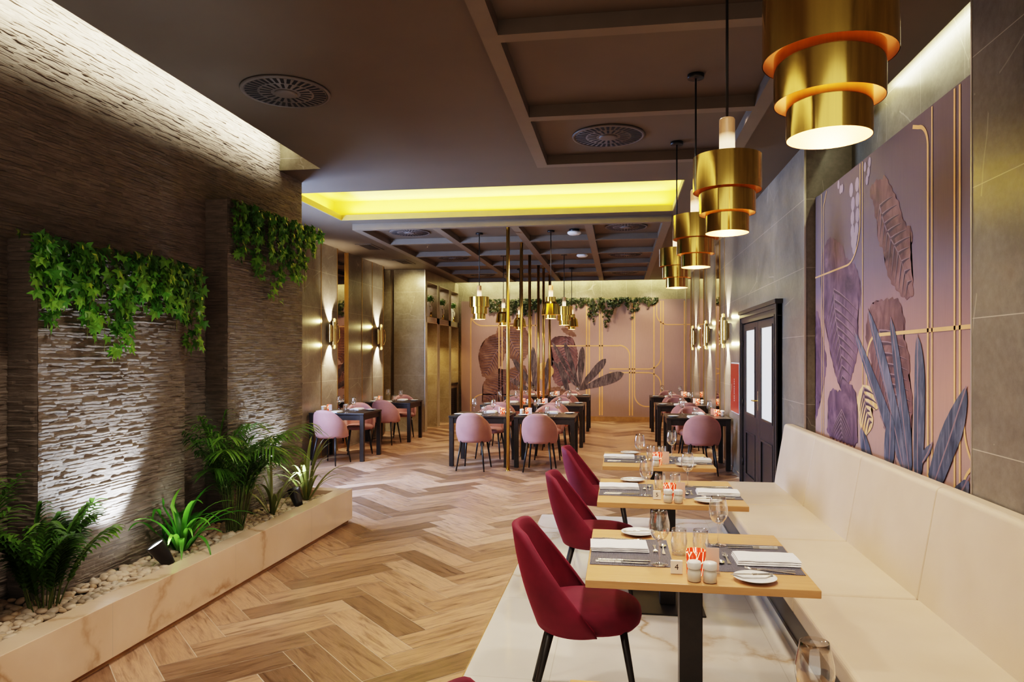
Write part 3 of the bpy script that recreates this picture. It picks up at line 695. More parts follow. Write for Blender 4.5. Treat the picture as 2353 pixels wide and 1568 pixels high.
for pts, w in GB: g = MB(); ribbon(g, pts, w, cB, .0030); g.obj('gold_line', M['gold_line'], mb_)

# ------------------------------------------------------------------ left far wall
struct('wall_left', MB().box(-5.3, -5.08, 6.9, 18.3, 0, 3.98), M['tile_frontal'])
# cladding panels (each a slab with gold edge), mirror between
def clad(name, a, d, mat, joints):
    o = MB().box(-5.078, -4.83, a, d, 0, H - .001).obj(name, mat, kind='structure')
    return o
clad('wall_left_cladding_1', 9.6, 11.78, M['tile'], [])
clad('wall_left_cladding_2', 12.29, 14.2, M['tile'], [])
struct('trim_gold_left', MB().box(-4.83, -4.824, 11.1, 11.112, 0, H).box(-4.83, -4.824, 12.98, 12.992, 0, H).box(-4.83, -4.824, 13.55, 13.562, 0, H).box(-4.832, -4.82, 14.2, 14.214, 0, H), M['gold_trim'])
t = thing('wall_mirror', (-4.83, 12.035, 0), cat='mirror', label='narrow mirror strip on the left wall between the two sconces', group='mirror strip left wall')
MB().box(-.05, -.03, -.245, .245, .001, H - .002).obj('mirror_glass', M['mirror'], t)
MB().box(-.24, .008, -.255, -.243, .001, H - .002).obj('edge_trim', M['gold_trim'], t)
MB().box(-.24, .008, .243, .255, .001, H - .002).obj('edge_trim', M['gold_trim'], t)
# niche unit with frontal tile face
nb = MB(); NX = -4.13
struct('wall_niche_front', MB().box(-5.078, -4.90, 14.9, 15.02, 0, H - .001).box(-4.82, NX, 14.9, 15.02, 0, H - .001), M['tile_frontal'])
struct('wall_niche_slot', MB().box(-4.90, -4.82, 14.96, 15.02, 0, H - .001), M['niche_dark'])
struct('trim_niche_corner', MB().box(NX - .004, NX + .010, 14.893, 14.91, 0, H - .002), M['trim_metal'])
nic = [(15.07, 15.93), (16.17, 17.07), (17.3, 18.12)]
n1 = MB(); n1.box(-4.66, NX, 15.02, 18.15, 3.25, H - .001).box(-4.66, NX, 15.02, 18.15, 2.37, 2.50)
for a, d in ((15.02, 15.07), (15.93, 16.17), (17.07, 17.3), (18.12, 18.15)): n1.box(-4.66, NX, a, d, 0, 3.25)
struct('wall_niche_frame', n1, M['tile_frontal'])
struct('wall_niche_back', MB().box(-5.078, -4.66, 15.02, 18.15, 0, H - .001), M['tile_frontal'])
tr = MB()
for a, d in nic:
    for z0, z1 in ((2.50, 3.25), (0, 2.37)):
        tr.box(NX, NX + .008, a - .014, a, z0, z1 + .014).box(NX, NX + .008, d, d + .014, z0, z1 + .014).box(NX, NX + .008, a, d, z1, z1 + .014)
struct('trim_niche_edges', tr, M['trim_metal'])
t = thing('sideboard', (-4.4, 17.71, 0), cat='cabinet', label='low cabinet with dark worktop and louvred door in the farthest wall niche')
MB().box(-.25, .24, -.40, .40, .001, .90).obj('carcass', M['niche_dark'], t)
MB().box(-.255, .262, -.405, .405, .901, .95).obj('worktop', M['black_wood'], t, bevel=.004)
lv = MB().box(.2405, .252, -.30, .30, .08, .82)
for k in range(14): lv.box(.252, .262, -.27, .27, .11 + k * .05, .135 + k * .05)
lv.obj('louvred_door', M['black_wood'], t)
for i, (y, l) in enumerate([(15.13, 'tall black appliance in the nearest wall niche'), (16.23, 'tall black appliance in the middle wall niche')]):
    t = thing('wine_cooler', (-4.4, y, 0), cat='appliance', label=l)
    MB().box(-.2, .16, -.05, .22, .001, 1.04).obj('body', M['black'], t, bevel=.006)
    g = MB()
    for k in range(3): g.box(.1605, .168, -.03, .20, .12 + k * .3, .36 + k * .3)
    g.obj('glass_door', M['dark_metal'], t)
    MB().tube([(.185, .19, .3), (.185, .19, .8)], .008, 8).obj('handle', M['chrome'], t)

# ------------------------------------------------------------------ stone wall (ledger panels)
def ledger(org, U, V, N, lu, lv, seed, rowh=.0185, du=.02, depth=.013, tone=True):
    rs = np.random.RandomState(seed); U, V, N, org = [np.array(a, float) for a in (U, V, N, org)]
    nr = max(2, int(round(lv / rowh))); nc = max(3, int(round(lu / du)) + 1); us = np.linspace(0, lu, nc)
    hs = rs.uniform(.6, 1.4, nr); edges = np.concatenate([[0], np.cumsum(hs)]); edges = edges / edges[-1] * lv
    # slow panel structure so that rows break every ~0.6 m
    wav = np.zeros((nr + 1, nc))
    for i in range(1, nr):
        ph = rs.uniform(0, 6.28, 3)
        wav[i] = .0022 * np.sin(us * 7 + ph[0]) + .0018 * np.sin(us * 21 + ph[1]) + .0014 * np.sin(us * 53 + ph[2]) + rs.normal(0, .0008, nc)
    P = np.zeros((nr, nc)); TN = np.zeros((nr, nc))
    for i in range(nr):
        k = 0
        while k < nc:
            L = int(rs.uniform(3, 11)); p = rs.uniform(.001, depth) * (1 if rs.rand() > .2 else .4); tn = rs.rand()
            sl = rs.uniform(-.003, .003)
            e = min(nc, k + L); P[i, k:e] = p + np.linspace(-sl, sl, e - k); TN[i, k:e] = tn; k = e
    P = np.clip(P + rs.normal(0, .0009, P.shape), .0005, None)
    P[:, 0] *= .3; P[:, -1] *= .3
    rows = []
    eps = .0012
    for i in range(nr):
        b = edges[i] + wav[i]; t_ = edges[i + 1] + wav[i + 1]
        rows.append((b + eps, P[i] * .8)); rows.append((b * .35 + t_ * .65, P[i] * 1.0)); rows.append((t_ - eps, P[i] * .35 + .0))
    G = np.zeros((len(rows), nc, 3))
    for r, (vv, pp) in enumerate(rows): G[r] = org + np.outer(us, U) + np.outer(vv, V) + np.outer(pp, N)
    verts = G.reshape(-1, 3); R_ = len(rows)
    idx = np.arange(R_ * nc).reshape(R_, nc)
    f = np.stack([idx[:-1, :-1], idx[:-1, 1:], idx[1:, 1:], idx[1:, :-1]], -1).reshape(-1, 4)
    tn = np.zeros((R_ - 1, nc - 1))
    for r in range(R_ - 1): tn[r] = TN[min(r // 3, nr - 1), :-1]
    return verts, f, tn.reshape(-1)
def ledger_obj(name, parts, backs):
    V_, F_, T_ = [], [], []; off = 0
    for v, f, tn in parts: V_.append(v); F_.append(f + off); T_.append(tn); off += len(v)
    for (x0, x1, y0, y1, z0, z1) in backs:
        m = MB().box(x0, x1, y0, y1, z0, z1); V_.append(np.array(m.v)); F_.append(np.array(m.f) + off); T_.append(np.full(6, .5)); off += 8
    V_ = np.concatenate(V_); F_ = np.concatenate(F_); T_ = np.concatenate(T_)
    me = bpy.data.meshes.new(name); me.from_pydata(V_.tolist(), [], F_.tolist())
    at = me.attributes.new('tone', 'FLOAT', 'FACE'); at.data.foreach_set('value', T_.astype(np.float32)); me.materials.append(M['stone']); me.update()
    o = bpy.data.objects.new(name, me); COL.objects.link(o); o['kind'] = 'structure'; return o
SW, SF, SEND = -3.40, -3.20, 7.2
w = ledger_obj('wall_stone', [ledger((SW, 1.2, .1), (0, 1, 0), (0, 0, 1), (1, 0, 0), SEND - 1.2, 3.85, 5),
                              ledger((SW - .2, SEND, .1), (1, 0, 0), (0, 0, 1), (0, 1, 0), .2, 3.85, 9)], [(SW - .3, SW - .001, -1.6, SEND - .002, 0, 3.97)])
put_left(w)
for nm, y0, y1, z1, sd in (('wall_stone_block_1', 3.55, 4.88, 2.31, 21), ('wall_stone_block_2', 5.45, 6.80, 2.94, 33), ('wall_stone_block_3', 1.75, 3.0, 2.31, 44)):
    o = ledger_obj(nm, [ledger((SF, y0, .1), (0, 1, 0), (0, 0, 1), (1, 0, 0), y1 - y0, z1 - .1, sd, du=.016),
                        ledger((SW, y0, .1), (1, 0, 0), (0, 0, 1), (0, -1, 0), SF - SW, z1 - .1, sd + 1, depth=.010),
                        ledger((SF - .005, y1, .1), (-1, 0, 0), (0, 0, 1), (0, 1, 0), SF - SW, z1 - .1, sd + 2, depth=.010)],
                   [(SW, SF - .002, y0 + .001, y1 - .001, 0, z1)])
    put_left(o)

# ------------------------------------------------------------------ planter
pl = thing('planter', (0, 0, 0), cat='planter', label='long low cream marble planter with pebbles along the stone wall')
pb = MB()
pb.box(-2.79, -2.65, 0.2, 6.76, .035, .33)                        # front beam
pb.box(SF + .03, -2.79, 6.62, 6.76, .035, .33)
pb.obj('marble_border', M['marble_planter'], pl, bevel=.003)
MB().box(SF + .03, -2.675, .2, 6.72, .001, .034).obj('recessed_base', M['gold_trim'] if False else M['oak_skirting'], pl)
MB().box(SF + .03, -2.791, .2, 6.619, .036, .235).box(SW + .03, SF + .03, 3.02, 3.53, .036, .235).box(SW + .03, SF + .03, 4.90, 5.43, .036, .235).obj('soil', M['soil'], pl)
put_left(pl)

# pebbles
def pebble_mesh(k):
    rs = random.Random(k); bm = bmesh.new(); bmesh.ops.create_icosphere(bm, subdivisions=2, radius=1)
    a, b_, c_ = rs.uniform(.026, .036), rs.uniform(.019, .026), rs.uniform(.013, .018)
    ph = [rs.uniform(0, 6) for _ in range(3)]
    for v in bm.verts:
        d = 1 + .09 * math.sin(2.1 * v.co.x + ph[0]) + .08 * math.sin(2.7 * v.co.y + ph[1]) + .05 * math.sin(3.3 * v.co.z + ph[2])
        v.co = Vector((v.co.x * a * d, v.co.y * b_ * d, v.co.z * c_ * d))
    for f in bm.faces: f.smooth = True
    me = bpy.data.meshes.new('pebble'); bm.to_mesh(me); bm.free(); me.materials.append(M['pebble']); return me
PEB = [pebble_mesh(k) for k in range(9)]
plants_xy = [(-3.06, 3.45), (-3.03, 4.62), (-3.03, 5.24), (-2.99, 5.80), (-2.97, 6.45)]
cand = []
yy = 2.2
while yy < 6.6:
    xx = -3.38
    while xx < -2.82:
        x = xx + random.uniform(-.012, .012); y = yy + random.uniform(-.012, .012)
        blocked = (3.52 < y < 4.91 or 5.42 < y < 6.83 or 1.7 < y < 3.03) and x < SF + .03
        if not blocked: cand.append((x, y, .262 + .012 * math.sin(x * 17) * math.sin(y * 9) + random.uniform(-.012, .012) + max(0, (-x - 3.0)) * .06))
        xx += .043
    yy += .038
cand.sort(key=lambda p: p[1])
vis = [p for p in cand if p[1] > 2.55]
near, rest = vis[:300], vis[300:] + [p for p in cand if p[1] <= 2.55]
for i, (x, y, z) in enumerate(near):
    o = bpy.data.objects.new('pebble', PEB[i % 9]); COL.objects.link(o); o.location = LG(x, y, z)
    o.rotation_euler = (random.uniform(-.5, .5), random.uniform(-.5, .5), random.uniform(0, 6.28)); s = random.uniform(.85, 1.3); o.scale = (s, s, s)
    tagit(o, 'smooth pale cream pebble among the others in the marble planter', 'pebble', 'pebbles in the marble planter')
sb = MB()
for i, (x, y, z) in enumerate(rest):
    me = PEB[i % 9]; s = random.uniform(.85, 1.3)
    mt = Matrix.Translation(LG(x, y, z)) @ Matrix.Rotation(random.uniform(0, 6.28), 4, 'Z') @ Matrix.Rotation(random.uniform(-.5, .5), 4, 'X') @ Matrix.Scale(s, 4)
    sb.add([mt @ v.co for v in me.vertices], [tuple(p.vertices) for p in me.polygons], random.random() * .98 + .01, True)
sb.obj('pebbles', M['pebble'], kind='stuff', label='bed of smooth cream pebbles filling the rear of the marble planter', cat='pebbles')

# planter spotlights
def spotlight(x, y, z, rz, label):
    p = LG(x, y, z); t = thing('garden_spotlight', p, rz, cat='spotlight', label=label, group='planter spotlights'); t.scale = (1.35, 1.35, 1.35)
    tilt = Matrix.Rotation(math.radians(-32), 4, 'X')
    def ob(mb, name, mat, sm=True):
        mb.v = [tuple(tilt @ Vector(v)) for v in mb.v]; return mb.obj(name, mat, t)
    ob(MB().lathe([(0, -.005), (.026, -.004), (.030, .02), (.043, .115), (.045, .12), (.041, .12), (.038, .108)], 28), 'housing', M['dark_metal'])
    ob(MB().lathe([(.0395, .113), (0, .113)], 24), 'lens', M['lens'])
    MB().tube([(0, 0, -.06), (0, 0, .0)], .010, 8).obj('spike', M['black'], t)
    return t
spotlight(-2.90, 4.28, .285, math.radians(122), 'lit black spotlight tilted at the stone wall, beside the bright green plant')
spotlight(-2.90, 6.12, .285, math.radians(60), 'black spotlight on pebbles between the two striped plants')

# ------------------------------------------------------------------ plants
def blade(mb, pts, wid, tone, fold=.25, up=Vector((0, 0, 1))):
    pts = [Vector(p) for p in pts]; m = len(pts); vs = []
    for i, p in enumerate(pts):
        t = i / (m - 1); d = (pts[min(i + 1, m - 1)] - pts[max(0, i - 1)]).normalized()
        side = d.cross(up); side = side.normalized() if side.length > 1e-4 else Vector((1, 0, 0))
        nrm = side.cross(d).normalized(); w = wid * (math.sin(PI * min(1, .12 + t * .88)) ** .7 if t < 1 else .02) * (1 - .0 * t)
        vs += [p - side * w + nrm * w * fold, p, p + side * w + nrm * w * fold]
    fs = []
    for i in range(m - 1):
        a = 3 * i; fs += [(a, a + 1, a + 4, a + 3), (a + 1, a + 2, a + 5, a + 4)]
    mb.add(vs, fs, tone, True)
def arch(base, az, lean, length, droop, n=9, st=.15):
    """points of an arching frond"""
    p = Vector(base); pts = [p.copy()]; el = PI / 2 - lean; d = length / n
    for k in range(n):
        t = (k + 1) / n; e = el - droop * max(0, t - st) ** 1.5
        p = p + Vector((math.cos(az) * math.cos(e), math.sin(az) * math.cos(e), math.sin(e))) * d; pts.append(p.copy())
    return pts
def clampx(pts, xmin):
    return [Vector((max(p[0], xmin), p[1], max(p[2], .24))) for p in pts]
def areca(x, y, n, hgt, label, seed, mat='palm', spread=.75, lw=.010, ll=.20, name='areca_palm', droop=1.7, i0=5):
    rs = random.Random(seed); b = LG(x, y, .25); t = thing(name, b, cat='plant', label=label)
    fo = MB(); st = MB(); xm = SF + .03 - b.x
    for k in range(n):
        az = rs.uniform(0, 2 * PI) if rs.random() > .35 else rs.uniform(-1.9, 1.9); r0 = rs.uniform(.0, .05)
        base = (math.cos(az) * r0, math.sin(az) * r0 * 1.6, -.02); L = hgt * rs.uniform(.72, 1.12)
        pts = arch(base, az, rs.uniform(.03, .30) * spread, L, rs.uniform(.7, 1.25) * droop, 12, .42)
        pts = [Vector((max(p[0], xm), p[1], p[2])) for p in pts]
        st.tube(pts[:8], [.0045 - .0003 * i for i in range(8)], 5); tn = rs.uniform(.15, .85)
        for i in range(i0, 13):
            for sub in (0, .5):
                f = min(11.99, i - 1 + sub); q = pts[int(f)].lerp(pts[int(f) + 1], f - int(f)); d = (pts[min(12, int(f) + 1)] - pts[int(f)]).normalized()
                sd = d.cross(Vector((0, 0, 1))); sd = sd.normalized() if sd.length > .01 else Vector((1, 0, 0))
                ln = ll * (math.sin(PI * min(1, (f - 3.2) / 9.6)) * .8 + .25) * rs.uniform(.8, 1.15)
                for s in (-1, 1):
                    dr = (sd * s * .62 + d * .95 + Vector((0, 0, .05))).normalized()
                    lp_ = []
                    for j in range(5):
                        u = j / 4; pt = q + dr * ln * u + Vector((0, 0, -.55 * ln * u * u)); lp_.append(Vector((max(pt.x, xm), pt.y, max(pt.z, .03))))
                    blade(fo, lp_, lw * rs.uniform(.8, 1.2), min(.98, max(.02, tn + rs.uniform(-.2, .2))))
    fo.obj('fronds', M[mat], t); st.obj('stems', M['stem'], t); return t
def strap(x, y, n, L0, label, seed, mat, name, w=.014, lean=.5, droop=2.4, z=.25, cat='plant', maxaz=None):
    rs = random.Random(seed); b = LG(x, y, z); t = thing(name, b, cat=cat, label=label); fo = MB(); xm = SF + .03 - b.x; cr = MB()
    for k in range(n):
        az = rs.uniform(0, 2 * PI); base = (math.cos(az) * .015, math.sin(az) * .02, 0); L = L0 * rs.uniform(.55, 1.1)
        pts = arch(base, az, rs.uniform(.05, 1) * lean, L, rs.uniform(.5, 1.15) * droop, 12, .25)
        pts = [Vector((max(p.x, xm), p.y, max(p.z, .03 if (p.x < .15) else -.2))) for p in pts]
        blade(fo, pts, w * rs.uniform(.75, 1.2), rs.uniform(.05, .98), .35)
    fo.obj('leaves', M[mat], t)
    cr.lathe([(.0, -.02), (.026, -.02), (.02, .05), (.012, .09), (0, .09)], 12); cr.obj('crown_base', M['stem'], t); return t
areca(-3.12, 3.02, 16, .95, 'feathery dark green palm cut off by the left picture edge', 3, ll=.2)
areca(-3.06, 3.45, 22, .58, 'short bushy dark green palm with broad leaflets, near end of planter', 5, lw=.015, ll=.19, droop=1.4, spread=1.25)
strap(-3.03, 4.60, 40, .58, 'low bright green strap-leaved plant behind the lit spotlight', 8, 'lily', 'spider_plant', .017, .85, 2.9)
areca(-3.00, 5.22, 40, 1.02, 'tall areca palm with arching feathery fronds in the planter middle', 12, lw=.0075, ll=.27, spread=1.0, droop=2.7, i0=6)
strap(-2.99, 5.80, 16, .62, 'small sparse striped plant between the tall palm and black spotlight', 17, 'flax', 'striped_flax', .012, .7, 2.2)
strap(-2.97, 6.42, 30, .74, 'large striped plant spilling over the far corner of planter', 23, 'flax', 'striped_flax', .014, .8, 2.3)

# ------------------------------------------------------------------ ivy
IVY = []
for a, r in [(0, 1.0), (28, .45), (52, .80), (84, .38), (118, .72), (150, .30), (180, .12)]: IVY.append((math.radians(a), r))
def ivy_leaf(mb, pos, nrm, down, size, tone, lift=.2):
    nrm = nrm.normalized(); d = (down - nrm * down.dot(nrm)).normalized(); s = d.cross(nrm)
    outline = [(a, r) for a, r in IVY] + [(-a, r) for a, r in reversed(IVY[1:-1])]
    vs = [pos + nrm * size * .08]
    for a, r in outline: vs.append(pos + (d * math.cos(a) + s * math.sin(a)) * r * size - nrm * size * lift * r * r)
    n = len(outline); mb.add(vs, [(0, i + 1, (i + 1) % n + 1) for i in range(n)], tone)
def ivy_garland(name, y0, y1, zt, xf, prof, count, size, mat, label, seed, left=True, depth=.12, axis='y', sgn=1):
    rs = random.Random(seed); t = thing(name, (0, 0, 0), cat='hanging plant', label=label); fo = MB(); st = MB()
    def W(u, d, z):
        if axis == 'y': p = LG(xf + d, u, z) if left else Vector((xf + d, u, z))
        else: p = Vector((u, xf - d, z))
        return p
    N0 = (Vector((1, 0, 0)) if axis == 'y' else Vector((0, -1, 0)))
    lens = lambda u: np.interp(u, [p[0] for p in prof], [p[1] for p in prof])
    nst = int((y1 - y0) / .035)
    strands = []
    for k in range(nst):
        u = y0 + (y1 - y0) * (k + rs.random()) / nst; L = float(lens(u)) * (rs.uniform(.35, 1.0) if rs.random() < .7 else 1.0); dd = rs.uniform(.01, depth)
        pts = [W(u + math.sin(j * .9 + k) * .012 + 0, dd * math.sin(min(1, .25 + j / 5) * PI * .55), zt + .02 - L * j / 8) for j in range(9)]
        st.tube(pts, .0018, 4); strands.append((u, L, dd))
    st.tube([W(y0 + (y1 - y0) * j / 20, .02 + .01 * math.sin(j * 1.3), zt + .015 + .012 * math.sin(j * 2.1)) for j in range(21)], .006, 6)
    for k in range(count):
        u, L, dd = rs.choice(strands); tt = rs.random() ** .85
        z = zt + .035 - L * tt; d = dd + rs.uniform(0, .03) if tt > .06 else rs.uniform(-.05, .05)
        pos = W(u + rs.uniform(-.03, .03), max(.006, d), z)
        nr = N0 + Vector((rs.uniform(-.5, .5), rs.uniform(-.7, .7), rs.uniform(-.25, .8)))
        dn = Vector((rs.uniform(-.4, .4), rs.uniform(-.6, .6), -1 + rs.uniform(0, .4)))
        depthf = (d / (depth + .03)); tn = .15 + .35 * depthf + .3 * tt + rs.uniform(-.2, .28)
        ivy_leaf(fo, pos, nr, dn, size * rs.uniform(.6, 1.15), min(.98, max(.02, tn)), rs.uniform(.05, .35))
    fo.obj('foliage', M[mat], t); st.obj('vines', M['vine'], t); return t
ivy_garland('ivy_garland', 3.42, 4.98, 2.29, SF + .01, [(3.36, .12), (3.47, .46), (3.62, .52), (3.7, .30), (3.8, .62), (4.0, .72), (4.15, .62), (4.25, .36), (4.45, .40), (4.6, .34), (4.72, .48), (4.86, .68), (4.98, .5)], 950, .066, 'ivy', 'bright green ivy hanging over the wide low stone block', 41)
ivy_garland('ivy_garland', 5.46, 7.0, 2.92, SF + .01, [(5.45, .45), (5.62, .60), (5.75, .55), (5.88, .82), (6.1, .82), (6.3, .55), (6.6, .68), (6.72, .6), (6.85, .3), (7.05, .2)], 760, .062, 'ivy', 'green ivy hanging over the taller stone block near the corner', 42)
ivy_garland('ivy_garland', -3.3, -1.95, 3.05, 17.985, [(-3.3, .3), (-3.0, .5), (-2.6, .35), (-2.2, .45), (-1.95, .3)], 420, .07, 'ivy_dark', 'dark ivy garland on the far mural, left stretch behind the poles', 43, False, .14, 'x')
ivy_garland('ivy_garland', -1.75, .92, 3.05, 17.985, [(-1.75, .35), (-1.3, .3), (-.95, .22), (-.78, .22), (-.7, .62), (-.6, .62), (-.5, .2), (-.38, .75), (-.28, .75), (-.1, .25), (.15, .2), (.32, .5), (.42, .5), (.5, .12), (.7, .16), (.85, .36), (.92, .2)], 620, .07, 'ivy_dark', 'dark ivy garland on the far mural, right stretch with hanging tails', 44, False, .14, 'x')

# ------------------------------------------------------------------ banquette
BS, BE = 1.0, 6.93
def rounded_box(mb, x0, x1, y0, y1, z0, z1): mb.box(x0, x1, y0, y1, z0, z1)
bq = thing('banquette', (0, 0, 0), cat='bench', label='long cream leather banquette with panelled back below the purple mural')
seams = [BE, 5.87, 4.80, 3.71, 2.62, 1.53]
for i in range(len(seams) - 1):
    y1, y0 = seams[i], seams[i + 1]
    MB().box(.85, 1.45, y0 + .0015, y1 - .0015, .365, .47).obj('seat_cushion', M['leather'], bq, bevel=.022, bseg=4)
    m_ = MB(); m_.prism([(1.425, .46), (1.515, 1.0), (1.53, 1.015), (1.598, 1.015), (1.598, .46)], 'y', y0 + .0015, y1 - .0015)
    m_.obj('back_cushion', M['leather'], bq, bevel=.014, bseg=4, fix=True)
MB().box(.97, 1.598, 1.0, BE - .02, .003, .364).obj('plinth', M['door_paint'], bq)
MB().box(.955, .969, 1.0, BE - .02, .003, .07).obj('kick_strip', M['steel_strip'], bq)

# ------------------------------------------------------------------ oak tables
def oak_table(label):
    t = thing('dining_table', cat='table', label=label, group='oak topped pedestal tables')
    MB().box(-.45, .45, -.425, .425, .718, .75).obj('tabletop', M['beech'], t, bevel=.003)
    MB().box(-.05, .05, -.05, .05, .014, .717).obj('column', M['black_wood'], t, bevel=.004)
    MB().box(-.225, .225, -.225, .225, .0035, .013).obj('base_plate', M['black'], t, bevel=.002)
    MB().box(-.2, .2, -.2, .2, .708, .7175).obj('mounting_plate', M['black'], t)
    return t
OAKY = [3.297, 4.83, 6.27, 1.56]; OX = .316
OAKN = ['oak table marked 4', 'oak table marked 5', 'farthest oak table', 'nearest oak table']
ot = oak_table('oak topped pedestal table with the number 4 sign'); ot.location = (OX, OAKY[0], 0)
for y, l in zip(OAKY[1:], ['oak topped pedestal table with the number 5 sign, behind table 4', 'oak topped pedestal table farthest along the banquette', 'oak tabletop corner at the bottom picture edge']):
    clone(ot, (OX, y, 0), 0, l)

# dark tables
def dark_table(label):
    t = thing('dining_table', cat='table', label=label, group='black wooden dining tables')
    MB().box(-.45, .45, -.425, .425, .722, .75).obj('tabletop', M['black_wood'], t, bevel=.003)
    a = MB().box(-.43, .43, -.405, -.385, .64, .7215).box(-.43, .43, .385, .405, .64, .7215).box(-.43, -.41, -.385, .385, .64, .7215).box(.41, .43, -.385, .385, .64, .7215)
    a.obj('apron', M['black_wood'], t)
    for sx in (-1, 1):
        for sy in (-1, 1):
            x, y = sx * .412, sy * .387; MB().box(x - .032, x + .032, y - .032, y + .032, .001, .7212).obj('leg', M['black_wood'], t, bevel=.003)
    return t
DT = []
for r, (y, rn) in enumerate([(10.79, 'front row'), (13.2, 'second row'), (15.9, 'rear row')]):
    DT.append((-2.06, y, PI / 2, rn + ' black table left of the poles', 'C'))
    DT.append((-1.082, y, -PI / 2, rn + ' black table right of the poles', 'C'))
for r, (y, rn) in enumerate([(10.9, 'nearest'), (13.5, 'middle'), (16.03, 'farthest')]):
    DT.append((1.125, y, PI / 2, rn + ' black table at the right wall', 'R'))
for r, (y, rn) in enumerate([(11.0, 'nearer'), (13.5, 'farther')]):
    DT.append((-4.355, y, -PI / 2, rn + ' black table at the left wall', 'L'))
dt0 = dark_table('x')
for i, (x, y, rz, nm, g) in enumerate(DT):
    o = dt0 if i == 0 else clone(dt0, (x, y, 0)); o.location = (x, y, 0); o['label'] = nm.replace('black table', 'square black wooden dining table')

# ------------------------------------------------------------------ chairs
def shell(mb, R0, R1, zb, zt, pmax, nphi=40, nz=10, lean=0.0, th=.035, sq=1.0):
    """barrel back around -Y: R0 half-width x, R1 depth y; zt(phi)->top; outer and inner skins"""
    rows = []
    for skin in (0, 1):
        g = []
        for i in range(nphi + 1):
            ph = -pmax + 2 * pmax * i / nphi; top = zt(ph); col = []
            for j in range(nz + 1):
                t = j / nz; z = zb + (top - zb) * t
                off = -skin * th; bul = .012 * math.sin(PI * t)
                rx, ry = R0 + off + bul, R1 + off + bul
                tap = 1 - .10 * (1 - t) ** 2
                col.append((rx * math.sin(ph) * tap, -ry * math.cos(ph) * tap - lean * (z - zb), z))
            g.append(col)
        rows.append(g)
    vs = []; idx = {}
    for s in (0, 1):
        for i in range(nphi + 1):
            for j in range(nz + 1): idx[s, i, j] = len(vs); vs.append(rows[s][i][j])
    # rounded top: extra ring between the skins
    for i in range(nphi + 1):
        a, b = Vector(rows[0][i][nz]), Vector(rows[1][i][nz]); idx['t', i] = len(vs); vs.append((a + b) / 2 + Vector((0, 0, .010)))
    fs = []
    for i in range(nphi):
        for j in range(nz):
            fs.append((idx[0, i, j], idx[0, i + 1, j], idx[0, i + 1, j + 1], idx[0, i, j + 1]))
            fs.append((idx[1, i + 1, j], idx[1, i, j], idx[1, i, j + 1], idx[1, i + 1, j + 1]))
        fs.append((idx[0, i, nz], idx[0, i + 1, nz], idx['t', i + 1], idx['t', i])); fs.append((idx['t', i], idx['t', i + 1], idx[1, i + 1, nz], idx[1, i, nz]))
        fs.append((idx[0, i + 1, 0], idx[0, i, 0], idx[1, i, 0], idx[1, i + 1, 0]))
    for i, fl in ((0, 1), (nphi, 0)):
        for j in range(nz):
            q = (idx[0, i, j], idx[0, i, j + 1], idx[1, i, j + 1], idx[1, i, j]); fs.append(q if fl else q[::-1])
        q = (idx[0, i, nz], idx['t', i], idx[1, i, nz]); fs.append(q if fl else q[::-1])
    mb.add(vs, fs, None, True)
def cushion(mb, rx, ry, z0, z1, cy=0, n=40, e=2.6, crown=.012):
    prof = [(.90, z0), (.975, z0 + (z1 - z0) * .22), (1.0, z0 + (z1 - z0) * .5), (.985, z1 - (z1 - z0) * .2), (.94, z1 - .004), (.80, z1 + crown * .5), (.5, z1 + crown * .9), (.0, z1 + crown)]
    vs = []; 
    for r, z in prof:
        for k in range(n):
            a = 2 * PI * k / n; ca, sa = math.cos(a), math.sin(a)
            vs.append((rx * r * math.copysign(abs(ca) ** (2 / e), ca), cy + ry * r * math.copysign(abs(sa) ** (2 / e), sa), z))
    fs = [tuple(reversed(range(n)))]
    for i in range(len(prof) - 1):
        for k in range(n): fs.append((i * n + k, i * n + (k + 1) % n, (i + 1) * n + (k + 1) % n, (i + 1) * n + k))
    mb.add(vs, fs, None, True)
def leg(x0, y0, x1, y1, zt, r0=.017, r1=.010): return MB().tube([(x0, y0, zt), (x1, y1, .001)], [r0, r1], 12)
def rose_chair():
    t = thing('dining_chair', cat='chair', label='x')
    def zt(ph):
        a = abs(ph)
        if a < PI / 2: x = math.sin(a); return .61 + .215 * max(0, 1 - x ** 2.6) ** .55
        return .61 - .17 * min(1, (a - PI / 2) / .42) ** 1.2
    m_ = MB(); shell(m_, .255, .235, .405, zt, PI / 2 + .42, 48, 10, .10, .045); m_.obj('backrest', M['velvet_rose'], t)
    m_ = MB(); cushion(m_, .222, .222, .405, .475, .025); m_.obj('seat', M['velvet_rose'], t)
    for sx in (-1, 1):
        leg(sx * .155, .15, sx * .20, .225, .42).obj('leg', M['black'], t); leg(sx * .15, -.15, sx * .205, -.235, .42).obj('leg', M['black'], t)
    return t
def wine_chair():
    t = thing('dining_chair', cat='chair', label='x')
    def zt(ph):
        a = abs(ph); u = min(1, a / 1.95)
        v = max(0.0, (a - .72) / 1.23)
        return .846 - .014 * min(1, a / .72) ** 3 - .415 * v ** 1.12
    m_ = MB(); shell(m_, .272, .222, .392, zt, 1.95, 52, 12, .21, .034); m_.obj('backrest', M['velvet_wine'], t)
    m_ = MB(); cushion(m_, .238, .250, .395, .485, .045, 48, 2.3, .016); m_.obj('seat', M['velvet_wine'], t)
    for sx in (-1, 1):
        leg(sx * .16, .20, sx * .205, .27, .41, .018, .011).obj('leg', M['black'], t); leg(sx * .15, -.12, sx * .20, -.225, .41, .018, .011).obj('leg', M['black'], t)
    return t
wc = wine_chair()
